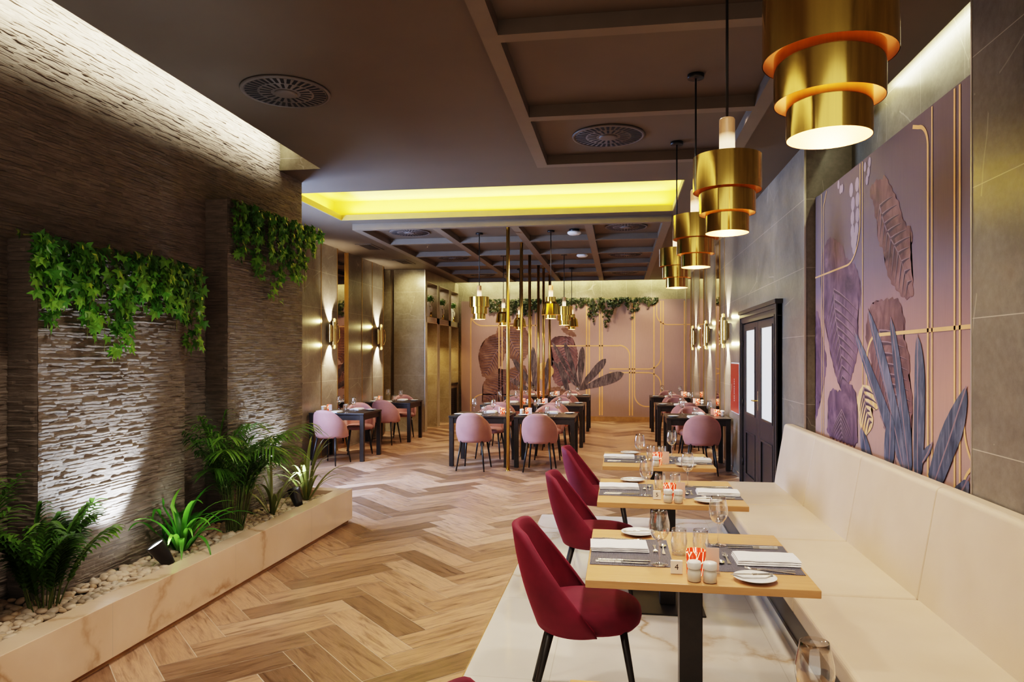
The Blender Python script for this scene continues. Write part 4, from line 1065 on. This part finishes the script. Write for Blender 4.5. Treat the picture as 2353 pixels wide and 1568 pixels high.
for i, (x, y, rz, l) in enumerate([(-.19, 3.40, -PI / 2 + .05, 'burgundy velvet chair tucked at the oak table marked 4'), (-.18, 4.86, -PI / 2 + .02, 'burgundy velvet chair at the oak table marked 5'),
                                (-.18, 6.22, -PI / 2, 'burgundy velvet chair at the farthest oak table'), (-.22, 1.80, -PI / 2, 'burgundy chair back just showing at bottom picture edge')]):
    if i == 3: x, y = -.13, 1.59
    o = wc if i == 0 else clone(wc, (x, y, .002)); o.location = (x, y, .002); o.rotation_euler = (0, 0, rz); o['label'] = l; o['group'] = 'burgundy velvet chairs'
rc = rose_chair(); first = True
for i, (x, y, rz, nm, g) in enumerate(DT):
    for side in (-1, 1):
        cx_ = x + (.0 if g != 'C' else (-.01 if rz > 0 else -.03)) + random.uniform(-.02, .02); cy_ = y + side * (.62 if side < 0 else .60)
        if g == 'L' and side < 0: cx_, cy_ = (-4.33 if y < 12 else -4.30), y - .66
        if g == 'R' and side < 0: cx_ = x + .02
        r = (0 if side < 0 else PI) + random.uniform(-.06, .06)
        if g == 'L': r += (-.12 if side < 0 else .35)
        l = 'rose velvet chair on the %s side of %s' % ('near' if side < 0 else 'far', nm)
        if first: o = rc; first = False
        else: o = clone(rc, (0, 0, 0))
        o.location = (cx_, cy_, 0); o.rotation_euler = (0, 0, r); o['label'] = l; o['group'] = 'rose velvet chairs'

# ------------------------------------------------------------------ tableware
def mk_wine():
    t = thing('wine_glass', cat='glass', label='x')
    MB().lathe([(.0, .0008), (.036, .0012), (.037, .0025), (.012, .006), (.0045, .012), (.0038, .05), (.0042, .092), (.009, .101), (.0, .1015)], 32).obj('stem', M['glass'], t)
    MB().lathe([(.0, .1035), (.012, .1045), (.028, .115), (.040, .136), (.0445, .157), (.043, .182), (.037, .210), (.0325, .232), (.0318, .2325), (.0362, .209), (.0422, .182), (.0436, .157), (.0392, .1375), (.0275, .117), (.012, .1065), (0, .1055)], 40).obj('bowl', M['glass'], t)
    return t
def mk_tumbler():
    t = thing('tumbler', cat='glass', label='x')
    MB().lathe([(0, .001), (.026, .001), (.031, .008), (.0355, .045), (.0365, .07), (.034, .10), (.0315, .118), (.0307, .118), (.0332, .10), (.0354, .07), (.0344, .045), (.030, .018), (.024, .015), (0, .0145)], 36).obj('body', M['glass'], t)
    return t
def mk_plate():
    t = thing('side_plate', cat='plate', label='x')
    MB().lathe([(0, .002), (.045, .002), (.047, .004), (.068, .011), (.084, .0165), (.0845, .0175), (.083, .018), (.067, .0135), (.050, .0075), (.044, .0065), (0, .0065)], 44).obj('dish', M['porcelain'], t)
    return t
def mk_knife(L=.23, nm='table_knife'):
    t = thing(nm, cat='knife', label='x')
    h = L * .48; b = MB()
    for (x0, w0), (x1, w1) in [((0, .0085), (h * .15, .0075)), ((h * .15, .0075), (h * .75, .0055)), ((h * .75, .0055), (h, .0075))]:
        b.add([(x0, -w0, .001), (x1, -w1, .001), (x1, w1, .001), (x0, w0, .001), (x0, -w0 * .7, .0075), (x1, -w1 * .7, .0065), (x1, w1 * .7, .0065), (x0, w0 * .7, .0075)], [(0, 3, 2, 1), (4, 5, 6, 7), (0, 1, 5, 4), (2, 3, 7, 6), (3, 0, 4, 7), (1, 2, 6, 5)])
    b.obj('handle', M['chrome'], t, bevel=.001)
    p = [(h, -.005), (h + .01, -.0085), (L * .85, -.0095), (L * .96, -.006), (L, .004), (L * .95, .006), (h, .006)]
    MB().prism(p, 'z', .0025, .0042).obj('blade', M['chrome'], t, fix=True)
    return t
def mk_fork(L=.20, nm='table_fork'):
    t = thing(nm, cat='fork', label='x'); b = MB()
    st = [(0, .008, .004), (L * .12, .0068, .0045), (L * .45, .0035, .006), (L * .62, .0035, .009), (L * .70, .009, .0065), (L * .76, .0118, .005)]
    for (x0, w0, z0), (x1, w1, z1) in zip(st[:-1], st[1:]):
        b.add([(x0, -w0, z0 - .002), (x1, -w1, z1 - .002), (x1, w1, z1 - .002), (x0, w0, z0 - .002), (x0, -w0, z0), (x1, -w1, z1), (x1, w1, z1), (x0, w0, z0)], [(0, 3, 2, 1), (4, 5, 6, 7), (0, 1, 5, 4), (2, 3, 7, 6), (3, 0, 4, 7), (1, 2, 6, 5)])
    b.obj('handle', M['chrome'], t)
    q = MB()
    for k in range(4):
        y = -.0098 + k * .0065; q.tube([(L * .755, y, .004), (L * .88, y, .0055), (L, y * .92, .0105)], [.0017, .0014, .0009], 5)
    q.obj('tines', M['chrome'], t)
    return t
def mk_spoon(L=.16):
    t = thing('dessert_spoon', cat='spoon', label='x'); b = MB()
    st = [(0, .0075, .004), (L * .12, .0062, .0045), (L * .45, .003, .006), (L * .7, .003, .007)]
    for (x0, w0, z0), (x1, w1, z1) in zip(st[:-1], st[1:]):
        b.add([(x0, -w0, z0 - .002), (x1, -w1, z1 - .002), (x1, w1, z1 - .002), (x0, w0, z0 - .002), (x0, -w0, z0), (x1, -w1, z1), (x1, w1, z1), (x0, w0, z0)], [(0, 3, 2, 1), (4, 5, 6, 7), (0, 1, 5, 4), (2, 3, 7, 6), (3, 0, 4, 7), (1, 2, 6, 5)])
    b.obj('handle', M['chrome'], t)
    q = MB(); vs = []; fs = []; n = 16
    for r, z in ((1, .0075), (.75, .0045), (.4, .0022), (0.02, .0016)):
        for k in range(n): a = 2 * PI * k / n; vs.append((L * .84 + math.cos(a) * r * L * .16, math.sin(a) * r * .0155, z))
    for i in range(3):
        for k in range(n): fs.append((i * n + k, i * n + (k + 1) % n, (i + 1) * n + (k + 1) % n, (i + 1) * n + k))
    q.add(vs, fs, None, True); q.obj('bowl', M['chrome'], t); return t
def mk_napkin():
    t = thing('napkin', cat='napkin', label='x')
    b = MB(); W_, D_ = .26, .155; n = 14
    for lay, (z0, z1, sh) in enumerate([(.0005, .0075, 0), (.0078, .015, -.006), (.0153, .0225, -.011)]):
        pts = []
        for i in range(n + 1):
            for (yy, zz) in ((-D_ / 2 - sh * .3, z0), (-D_ / 2 - sh * .3 - .004, (z0 + z1) / 2), (-D_ / 2 - sh * .3, z1), (0, z1 + .0015), (D_ / 2 + sh, z1), (D_ / 2 + sh + .004, (z0 + z1) / 2), (D_ / 2 + sh, z0), (0, z0)):
                x = -W_ / 2 + W_ * i / n + (sh * .4 if i in (0, n) else 0); pts.append((x, yy + .0016 * math.sin(i * 1.3 + lay), zz + (.0008 * math.sin(i * .9 + lay * 2) if zz > z0 + .002 and zz < z1 + .01 and lay == 2 else 0)))
        m = 8; fs = [tuple(range(m)), tuple(reversed(range(n * m, n * m + m)))]
        for i in range(n):
            for k in range(m): fs.append((i * m + k, (i + 1) * m + k, (i + 1) * m + (k + 1) % m, i * m + (k + 1) % m))
        b.add(pts, fs, None, False)
    b.obj('folded_cloth', M['linen'], t, fix=True); return t
def mk_mat():
    t = thing('placemat', cat='placemat', label='x')
    MB().box(-.1775, .1775, -.225, .225, .0004, .0022).obj('mat', M['woven'], t); return t
def mk_candle():
    t = thing('candle_holder', cat='candle holder', label='x')
    MB().lathe([(0, .001), (.034, .001), (.037, .004), (.040, .10), (.0385, .10), (.036, .008), (0, .008)], 32).obj('glass_cup', M['candle_glass'], t)
    MB().lathe([(0, .0085), (.028, .0085), (.028, .035), (0, .035)], 20).obj('candle', M['white_card'], t)
    MB().lathe([(0, .036), (.005, .042), (.003, .055), (0, .062)], 8).obj('flame', M['flame'], t); return t
def mk_shaker(nm='salt_shaker'):
    t = thing(nm, cat='shaker', label='x')
    MB().lathe([(0, .001), (.022, .001), (.0265, .005), (.0265, .043), (.0225, .047), (.022, .0505), (0, .0505)], 28).obj('jar', M['cream_ceramic'], t)
    MB().lathe([(0, .051), (.022, .051), (.0265, .053), (.0275, .058), (.0275, .075), (.0255, .080), (.018, .0825), (0, .083)], 28).obj('cap', M['porcelain'], t); return t
def mk_sign(num=None):
    t = thing('table_number', cat='sign', label='x')
    MB().box(-.024, .024, -.008, .008, .001, .055).obj('block', M['white_card'], t, bevel=.0015)
    if num:
        cu = bpy.data.curves.new('number', 'FONT'); cu.body = num; cu.size = .034; cu.align_x = 'CENTER'; cu.align_y = 'CENTER'; cu.extrude = .0003
        cu.materials.append(M['black']); tmp = bpy.data.objects.new('tmp', cu); o = bpy.data.objects.new('number', bpy.data.meshes.new_from_object(tmp)); bpy.data.objects.remove(tmp); COL.objects.link(o); o.parent = t; o.location = (0, -.0085, .029); o.rotation_euler = (PI / 2, 0, 0)
    return t
def mk_card():
    t = thing('menu_card_stand', cat='card stand', label='x')
    MB().box(-.026, .026, -.001, .001, .012, .105).obj('card', M['pink_card'], t)
    MB().box(-.028, .028, -.012, .012, .001, .0115).obj('clear_base', M['glass'], t, bevel=.001)
    return t
PT = dict(wine=mk_wine(), tumbler=mk_tumbler(), plate=mk_plate(), knife=mk_knife(), bknife=mk_knife(.17, 'butter_knife'), fork=mk_fork(), dfork=mk_fork(.15, 'dessert_fork'), spoon=mk_spoon(), napkin=mk_napkin(), mat=mk_mat(),
          candle=mk_candle(), salt=mk_shaker(), pepper=mk_shaker('pepper_shaker'), sign=mk_sign(), sign4=mk_sign('4'), sign5=mk_sign('5'), card=mk_card())
USED = set()
GRP = dict(wine='wine glasses', tumbler='water tumblers', plate='side plates', knife='table knives', bknife='butter knives', fork='table forks', dfork='dessert forks', spoon='dessert spoons', napkin='folded napkins', mat='woven placemats', candle='red candle holders', salt='salt and pepper shakers', pepper='salt and pepper shakers', card='card stands', sign='table numbers', sign4='table numbers', sign5='table numbers')
TBL = [0, 0, 0, 'oak']
def place(kind, x, y, rz, label, dz=0.0):
    tx, ty, trz, g = TBL
    c, s = math.cos(trz), math.sin(trz); loc = (tx + x * c - y * s, ty + x * s + y * c, .7503 + dz)
    p = PT[kind]
    if kind in USED: o = clone(p, loc, trz + rz)
    else: o = p; USED.add(kind); o.location = loc; o.rotation_euler = (0, 0, trz + rz)
    o['label'] = label; o['group'] = GRP[kind] + (' on oak tables' if g == 'oak' else ' on black tables'); return o
def setting(side, nm, sd, full=True, mat=True, j=0.0):
    """side=-1: diner at local -x"""
    f = 0 if side < 0 else PI
    def pp(kind, x, y, rz, label, dz=0):
        if side > 0: x, y = -x, -y
        return place(kind, x + random.uniform(-j, j), y + random.uniform(-j, j), rz + f + random.uniform(-j, j) * 8, label, dz)
    h = .0024 if mat else 0
    if mat: pp('mat', -.265, .012, 0, 'grey woven placemat on %s of %s' % (sd, nm))
    pp('napkin', -.312, .066, random.uniform(-.03, .03), 'folded white napkin on %s of %s' % (sd, nm), h)
    pp('plate', -.222, .335, 0, 'white side plate on %s of %s' % (sd, nm))
    pp('wine', -.145, -.178, 0, 'large stemmed wine glass on %s of %s' % (sd, nm), h)
    pp('tumbler', -.048, .0, 0, 'clear water tumbler on %s of %s' % (sd, nm))
    pp('knife', -.41, -.148, .03, 'inner steel table knife on %s of %s' % (sd, nm), h)
    pp('fork', -.405, .198, .02, 'inner steel table fork on %s of %s' % (sd, nm), h)
    if full:
        pp('knife', -.415, -.172, -.01, 'outer steel table knife on %s of %s' % (sd, nm), h)
        pp('fork', -.40, .226, -.16, 'outer steel table fork on %s of %s' % (sd, nm), h)
        pp('dfork', -.150, .13, -PI / 2, 'small dessert fork on %s of %s' % (sd, nm), h)
        pp('spoon', -.118, -.02, PI / 2, 'small dessert spoon on %s of %s' % (sd, nm), h)
        pp('bknife', -.295, .315, .12, 'butter knife resting on side plate, %s of %s' % (sd, nm), .0185)
def centre(nm, full, sign=None, dark=False):
    s = .0
    place('candle', -.004, -.285, 0, 'glowing red candle holder on the %s' % nm)
    place('salt', -.020, -.378, 0, 'cream ceramic shaker left of the other on the %s' % nm)
    if full: place('pepper', .040, -.386, 0, 'cream ceramic shaker right of the other on the %s' % nm)
    if sign: place(sign, -.082, -.290, 0, 'small white table number block on %s' % nm)
    place('card', .066, -.262, .0, 'pale pink card stand on the %s' % nm)
for k in range(3):
    TBL = [OX, OAKY[k], 0, 'oak']; nm = OAKN[k]
    setting(-1, nm, 'chair side', j=.003); setting(1, nm, 'bench side', j=.003)
    centre(nm, k < 2, ['sign4', 'sign5', None][k])
TBL = [OX, OAKY[3], 0, 'oak']
place('wine', .135, .19, 0, 'cropped wine glass at the bottom right picture edge')
for (x, y, rz, nm, g) in DT:
    TBL = [x, y, rz, 'dark']
    # rz=+90: local -x is the near side (-Y); rz=-90: local -x is the far side
    a, b_ = ('near side', 'far side') if rz > 0 else ('far side', 'near side')
    setting(-1, nm, a, False, False, .006); setting(1, nm, b_, False, False, .006); 
    cr = math.cos(rz)
    place('candle', -.03, -.30, 0, 'glowing red candle holder on %s' % nm)
    place('salt', -.03, -.385, 0, 'cream shaker nearer the camera on the %s' % nm)
    place('pepper', .035, -.385, 0, 'cream shaker farther from camera on the %s' % nm)
    place('card', .05, -.25, rz and -rz, 'pale pink card stand on the %s' % nm)
if 'sign' not in USED:
    for ch in list(PT['sign'].children): bpy.data.objects.remove(ch, do_unlink=True)
    bpy.data.objects.remove(PT['sign'], do_unlink=True)

# ------------------------------------------------------------------ pendants
def tier(t, r0, r1, z0, z1, name='shade_tier'):
    """open brass cylinder or flare, top closed by a ring; inside lining"""
    b = MB(); b.lathe([(r1, z1), (r0, z0)], 48); b.obj(name, M['brass'], t)
    i = MB(); i.lathe([(r0 - .0005, z0), (r0 - .003, z0 + .0005), (r1 - .003, z1 - .002)], 48); i.obj('lining', M['shade_inner'], t.children[-1] if False else t)
def pendant(kind, name='pendant_lamp'):
    t = thing(name, cat='pendant lamp', label='x')
    if kind == 'A': ts = [(.094, .094, 0, .105), (.1215, .1215, .085, .20), (.1475, .1475, .185, .338)]; top = .338
    else: ts = [(.078, .078, 0, .075), (.143, .118, .055, .215), (.108, .085, .212, .25), (.072, .072, .245, .32)]; top = .32
    for k, (r0, r1, z0, z1) in enumerate(ts):
        b = MB(); b.lathe([(r0, z0), (r1, z1)], 56)
        o = b.obj('shade_tier', M['brass'], t)
        ring_in = .012 if k == len(ts) - 1 else ts[k][0] * .55
        i = MB(); i.lathe([(r1 - .0015, z1 - .0005), (r0 - .0015, z0 + .0003)], 56); i.obj('lining', M['shade_inner'], o)
        # top ring that joins the tier to the next
        inn = (.03 if k == len(ts) - 1 else max(.03, r1 * .25))
        MB().lathe([(r1, z1), (inn, z1 + .001)] if k == len(ts) - 1 else [(r1, z1), (r1 * .93, z1 + .0006)], 56).obj('top_ring', M['brass'], o)
    MB().lathe([(.034, top), (.034, top + .165), (.030, top + .172), (0, top + .172)], 28).obj('cap', M['cap'], t)
    MB().lathe([(0, .045), (.022, .050), (.032, .075), (.030, .105), (.018, .135), (.015, .18), (0, .181)], 20).obj('bulb', M['bulb'], t)
    return t, top + .172
pa, ha = pendant('A'); pb_, hb = pendant('B')
def hang(kind, x, y, z, label, first):
    src, h = (pa, ha) if kind == 'A' else (pb_, hb)
    o = src if first else clone(src, (x, y, z)); o.location = (x, y, z); o['label'] = label; o['group'] = 'brass pendant lamps'
    ln = H - z - h
    MB().tube([(0, 0, h - .002), (0, 0, h + ln - .024)], .0065 if y > 9 else .006, 10).obj('rod', M['black'], o)
    MB().lathe([(0, h + ln - .026), (.052, h + ln - .026), (.054, h + ln - .024), (.054, h + ln - .0005), (0, h + ln - .0005)], 28).obj('canopy', M['black'], o)
    li = bpy.data.lights.new('lamp_bulb', 'POINT'); li.color = (1, .66, .34); li.energy = 6 if y < 9 else 9; li.shadow_soft_size = .03
    lo = bpy.data.objects.new('lamp_bulb', li); COL.objects.link(lo); lo.location = (x, y, z + .03)
ks = [('A', .485, 1.76, 2.158, 'largest brass tiered pendant lamp at the top right picture edge'), ('A', .475, 3.28, 2.193, 'brass tiered pendant lamp above the oak table marked 4'), ('A', .50, 4.83, 2.23, 'brass tiered pendant lamp above the oak table marked 5'),
      ('A', .495, 6.33, 2.235, 'brass tiered pendant lamp above the farthest oak table'), ('A', -2.09, 10.6, 2.195, 'tiered brass pendant over the front row table left of poles'),
      ('B', -2.11, 13.0, 2.2, 'flared brass pendant over the second row table left of poles'), ('B', -2.10, 15.1, 2.2, 'flared brass pendant over the rear row, left of poles'),
      ('B', -1.0, 10.55, 2.195, 'flared brass pendant over the front row table right of poles'), ('A', -.99, 13.0, 2.2, 'tiered brass pendant over the second row table right of poles'), ('B', -.99, 15.1, 2.2, 'flared brass pendant over the rear row, right of poles')]
seen = set()
for k, x, y, z, l in ks: hang(k, x, y, z, l, k not in seen) if False else None
base = {'A': None, 'B': None}
for n_, (k, x, y, z, l) in enumerate(ks):
    if k not in seen: seen.add(k); firsts = (k, x, y, z, l); continue_first = True
    else: continue_first = False
    if not continue_first: hang(k, x, y, z, l, False)
    else: base[k] = (x, y, z, l)
for k in 'AB': hang(k, *base[k], True)

# ------------------------------------------------------------------ gold poles
pr = None
for i, y in enumerate([10.08, 11.5, 12.58, 13.97, 14.94, 16.27]):
    t = thing('gold_pole', (-1.57, y, 0), cat='pole', group='row of gold poles', label=['nearest', 'second', 'third', 'fourth', 'fifth', 'farthest'][i] + ' floor to ceiling gold pole in the row between the black tables')
    MB().lathe([(0, .001), (.026, .001), (.026, H - .001), (0, H - .001)], 24).obj('tube', M['brass_pole'], t)
    MB().lathe([(.0265, 0.001), (.036, .001), (.036, .008), (.0265, .010)], 24).obj('floor_flange', M['brass_pole'], t)
    MB().lathe([(.0265, H - .012), (.036, H - .010), (.036, H - .001), (.0265, H - .001)], 24).obj('ceiling_flange', M['brass_pole'], t)

# ------------------------------------------------------------------ sconces
def spot(loc, direction, energy, color, ang, blend=.5, size=.02, name='lamp'):
    li = bpy.data.lights.new(name, 'SPOT'); li.energy = energy; li.color = color; li.spot_size = math.radians(ang); li.spot_blend = blend; li.shadow_soft_size = size
    o = bpy.data.objects.new(name, li); COL.objects.link(o); o.location = loc; o.rotation_euler = Vector(direction).to_track_quat('-Z', 'Y').to_euler(); return o
def area(loc, direction, sx, sy, energy, color, name='lamp', spread=180):
    li = bpy.data.lights.new(name, 'AREA'); li.shape = 'RECTANGLE'; li.size = sx; li.size_y = sy; li.energy = energy; li.color = color; li.spread = math.radians(spread)
    o = bpy.data.objects.new(name, li); COL.objects.link(o); o.location = loc; o.rotation_euler = Vector(direction).to_track_quat('-Z', 'Y').to_euler(); return o
def sconce(x, y, s, label):
    """s=+1: mounted on a wall whose room side is +x; -1 the other"""
    z = 2.02; t = thing('wall_sconce', (x, y, z), cat='wall lamp', label=label, group='brass wall sconces')
    MB().box(*sorted((s * .001, s * .012)), -.06, .06, -.11, .11).obj('backplate', M['champagne'], t, bevel=.002)
    def cut_tube(cy, cx, r, z0, z1, slant):
        b = MB(); n = 20; vs = []
        for e, zz in ((0, z0), (1, z1)):
            for k in range(n):
                a = 2 * PI * k / n; sl = slant * (math.sin(a) * .5 + .5) * (1 if e else -1)
                vs.append((s * cx + r * math.cos(a), cy + r * math.sin(a), zz + sl * (-1)))
        b.add(vs, [(k, (k + 1) % n, n + (k + 1) % n, n + k) for k in range(n)], None, True); return b
    for nm, cy, cx, r, a_, b_ in (('tube', -.10, .055, .034, -.15, .15), ('tube', 0.0, .075, .046, -.20, .20), ('tube', .085, .06, .030, -.26, .26)):
        cut_tube(cy, cx, r, a_, b_, .05).obj(nm, M['champagne'], t)
    lo = [(s * .10, .10, .16), (s * .10, .15, .12), (s * .10, .19, .07), (s * .10, .19, -.07), (s * .10, .15, -.12), (s * .10, .10, -.16)]
    MB().tube(lo, .012, 8).obj('loop_rail', M['champagne'], t)
    MB().lathe([(0, -.012), (.020, -.012), (.020, .012), (0, .012)], 12, (s * .075, 0, 0)).obj('lamp_core', M['sconce_glow'], t)
    for d in (1, -1):
        spot((x + s * .11, y, z + d * .14), (-s * .30, 0, d), 120, (1, .86, .66), 96, .8, .012, 'sconce_lamp')
        spot((x + s * .09, y - .14, z + d * .20), (-s * .18, -1, d * .03), 8, (1, .80, .32), 42, .9, .01, 'sconce_lamp')
sconce(-4.83, 11.44, 1, 'brass wall sconce on the left wall, nearer one before the mirror')
sconce(-4.83, 13.85, 1, 'brass wall sconce on the left wall, farther one near the niches')
sconce(R, 11.0, -1, 'brass wall sconce on the right wall, nearest to the red cabinet')
sconce(R, 13.17, -1, 'brass wall sconce on the right wall, middle of three')
sconce(R, 15.5, -1, 'brass wall sconce on the right wall, nearest the end mural')

# ------------------------------------------------------------------ vases in the niches
for i, (a, d) in enumerate(nic):
    yc = (a + d) / 2; wd = ['nearest', 'middle', 'farthest'][i]
    t = thing('face_vase', (NX - .085, a + .40, 2.5005), cat='vase', label='white oval vase with black face lines in the %s upper niche' % wd, group='white face vases')
    b = MB(); n = 24; vs = []; prof = [(.035, 0), (.06, .02), (.085, .10), (.09, .18), (.08, .26), (.055, .32), (.045, .335)]
    for r, z in prof:
        for k in range(n): q = 2 * PI * k / n; vs.append((math.cos(q) * r * .55, math.sin(q) * r, z))
    fs = [(j * n + k, j * n + (k + 1) % n, (j + 1) * n + (k + 1) % n, (j + 1) * n + k) for j in range(len(prof) - 1) for k in range(n)] + [tuple(reversed(range(n)))]
    b.add(vs, fs, None, True); b.obj('body', M['porcelain'], t)
    f_ = MB(); f_.tube([(.047, -.055, .235), (.052, -.03, .25), (.05, -.01, .24)], .004, 6); f_.tube([(.05, .015, .24), (.052, .035, .25), (.045, .055, .235)], .004, 6)
    f_.tube([(.053, .0, .23), (.056, .0, .16), (.056, .015, .15)], .004, 6); f_.tube([(.05, -.02, .095), (.052, .0, .088), (.05, .02, .095)], .005, 6)
    f_.obj('face_lines', M['black'], t)
    t = thing('potted_shrub', (NX - .11, a + .66, 2.5005), cat='potted plant', label='small green bush in slender white and gold vase, %s upper niche' % wd, group='niche vases with greenery')
    MB().lathe([(0, 0), (.045, 0), (.045, .13), (0, .1305)], 20).obj('gold_base', M['brass'], t)
    MB().lathe([(.04, .131), (.06, .16), (.062, .24), (.035, .30), (.042, .345), (.052, .36), (.045, .36), (.03, .30)], 20).obj('vase_body', M['cream_ceramic'], t)
    fo = MB(); rs = random.Random(i)
    for k in range(260):
        v = Vector((rs.gauss(0, 1), rs.gauss(0, 1), rs.gauss(0, .8))).normalized() * rs.uniform(.04, .11)
        ivy_leaf(fo, v + Vector((0, 0, .43)), v, Vector((rs.uniform(-1, 1), rs.uniform(-1, 1), rs.uniform(-1, 1))), rs.uniform(.016, .03), min(.98, max(.02, rs.uniform(.0, .6))))
    fo.obj('foliage', M['palm'], t)

# ------------------------------------------------------------------ lights
warm = (1, .80, .58); neut = (1, .88, .74); cool = (.62, .76, 1)
def A(*a, **k): return area(*a, **k)
# slot light grazing the stone wall
o = area(LG(-3.10, 3.0, 3.66), (-.45, 0, -1), .10, 7.2, 125, (1, .96, .74), 'slot_light'); 
o.rotation_euler = Vector((-.45, 0, -1)).to_track_quat('-Z', 'X').to_euler() 
def strip_y(x, y0, y1, z, direction, w, e, col):
    """long strip running along Y"""
    o = area((x, (y0 + y1) / 2, z), direction, w, y1 - y0, e, col, 'strip_light')
    d = Vector(direction).normalized(); yv = Vector((0, 1, 0)); zv = -d; xv = yv.cross(zv).normalized(); yv = zv.cross(xv)
    o.rotation_euler = Matrix((xv, yv, zv)).transposed().to_euler(); return o
def strip_x(x0, x1, y, z, direction, w, e, col):
    o = area(((x0 + x1) / 2, y, z), direction, x1 - x0, w, e, col, 'strip_light')
    d = Vector(direction).normalized(); xv = Vector((1, 0, 0)); zv = -d; yv = zv.cross(xv).normalized(); xv = yv.cross(zv)
    o.rotation_euler = Matrix((xv, yv, zv)).transposed().to_euler(); return o
bpy.data.objects.remove(o, do_unlink=True)
o = strip_y(-2.965, -.5, 6.6, 3.80, (-1, 0, -.25), .05, 80, (1, .95, .74)); o.data.spread = math.radians(82)
strip_y(1.90, 3.6, 5.8, 3.70, (.25, 0, -1), .05, 12, (1, .93, .60))
strip_x(-4.0, 1.55, 17.88, 3.70, (0, .5, -1), .06, 60, (1, .93, .55))
# yellow recess
YC = (1, .80, .20)
strip_x(-3.7, .62, 9.43, 3.60, (0, -.25, 1), .06, 48, YC); strip_x(-3.7, .62, 7.60, 3.60, (0, .3, 1), .06, 44, YC)
strip_y(-3.86, 7.7, 9.3, 3.60, (.25, 0, 1), .06, 10, YC); strip_y(.78, 7.7, 9.3, 3.60, (-.25, 0, 1), .06, 10, YC)
# planter uplights
spot(LG(-2.97, 4.20, .47), (-.30, -.36, 1.0), 95, (.74, .86, 1), 92, .55, .03, 'planter_spot')
spot(LG(-2.88, 6.12, .42), (-.30, -.05, 1.0), 60, (.74, .86, 1), 80, .55, .03, 'planter_spot')
spot(LG(-2.90, 2.6, .42), (-.30, 0, 1.0), 20, (.74, .86, 1), 80, .55, .03, 'planter_spot')
spot(LG(-2.86, 4.20, .44), (-.2, .9, .25), 10, (.9, 1, .9), 70, .6, .02, 'planter_spot')
# cool light coming from the opening behind the stone wall
area((-4.9, 8.3, 1.9), (1, .12, -.32), 1.6, 1.8, 400, (.45, .62, 1), 'window_light')
# added fill spots under the ceiling, without fittings
for (x, y, e) in [(.3, 2.4, 70), (.3, 4.1, 60), (.3, 5.6, 60), (-1.6, 3.2, 60), (-1.5, 5.4, 45), (-2.0, 1.2, 60)]:
    spot((x, y, 3.40), (0, 0, -1), e * 1.7, neut, 120, .8, .12, 'fill_spot')
for (x, y, e) in [(-3.1, 11.6, 60), (-.1, 11.6, 60), (-3.1, 14.6, 60), (-.1, 14.6, 60), (-2.0, 16.6, 50), (.2, 16.6, 50), (-1.0, 10.2, 40)]:
    spot((x, y, 3.38), (0, 0, -1), e * 2.6, (1, .76, .52), 120, .8, .1, 'fill_spot')
for x in (-3.0, -.9, .8): spot((x, 16.9, 3.3), (0, 1.0, -1.0), 62, (1, .72, .48), 90, .9, .1, 'wall_fill')  # added warm fill for the end mural, no fittings
for y in (15.5, 16.62, 17.71): strip_y(-4.60, y - .3, y + .3, 1.86, (-.0, 0, -1), .05, 7, (1, .68, .28))
for y in (15.5, 16.62, 17.71): strip_y(-4.35, y - .3, y + .3, 3.22, (-.15, 0, -1), .05, 2.5, (1, .82, .6))  # added fill in the upper niches so the vases show
spot((-4.3, 14.3, 3.3), (-.1, 1, -.6), 30, (1, .86, .5), 100, .9, .1, 'wall_fill')  # added fill to brighten the tile face beside the niches
# added fill on the side mural and the wall above the door
for y in (4.2, 5.6): spot((.9, y, 3.38), (1, 0, -.75), 20, (1, .74, .56), 100, .9, .1, 'wall_fill')
area((.7, 8.2, 3.3), (.8, 0, -1), .3, 2.5, 12, (.7, .78, 1), 'wall_fill')

w = bpy.data.worlds.new('world'); scn.world = w; w.use_nodes = True
bg = w.node_tree.nodes['Background']; bg.inputs[0].default_value = (1, .86, .72, 1); bg.inputs[1].default_value = .88

# ------------------------------------------------------------------ camera
cam = bpy.data.cameras.new('camera'); co = bpy.data.objects.new('camera', cam); COL.objects.link(co)
f_px = 1640.0; cam.sensor_fit = 'HORIZONTAL'; cam.sensor_width = 36.0; cam.lens = 36.0 * f_px / 2353
th = math.atan(246 / 1640)
co.location = (0, 0, 1.65); co.rotation_euler = (PI / 2, 0, th)
cam.shift_y = (817 - 784) / 2353.0; cam.clip_start = .05; cam.clip_end = 60
scn.camera = co

scn.view_settings.view_transform = 'Filmic'
try: scn.view_settings.look = 'High Contrast'
except Exception: pass
scn.view_settings.exposure = 0.25
cy = scn.cycles
cy.max_bounces = 6; cy.diffuse_bounces = 2; cy.glossy_bounces = 3; cy.transmission_bounces = 4; cy.transparent_max_bounces = 14
cy.caustics_reflective = False; cy.caustics_refractive = False; cy.sample_clamp_indirect = 6.0; cy.use_denoising = True
cy.use_adaptive_sampling = True; cy.adaptive_threshold = .14
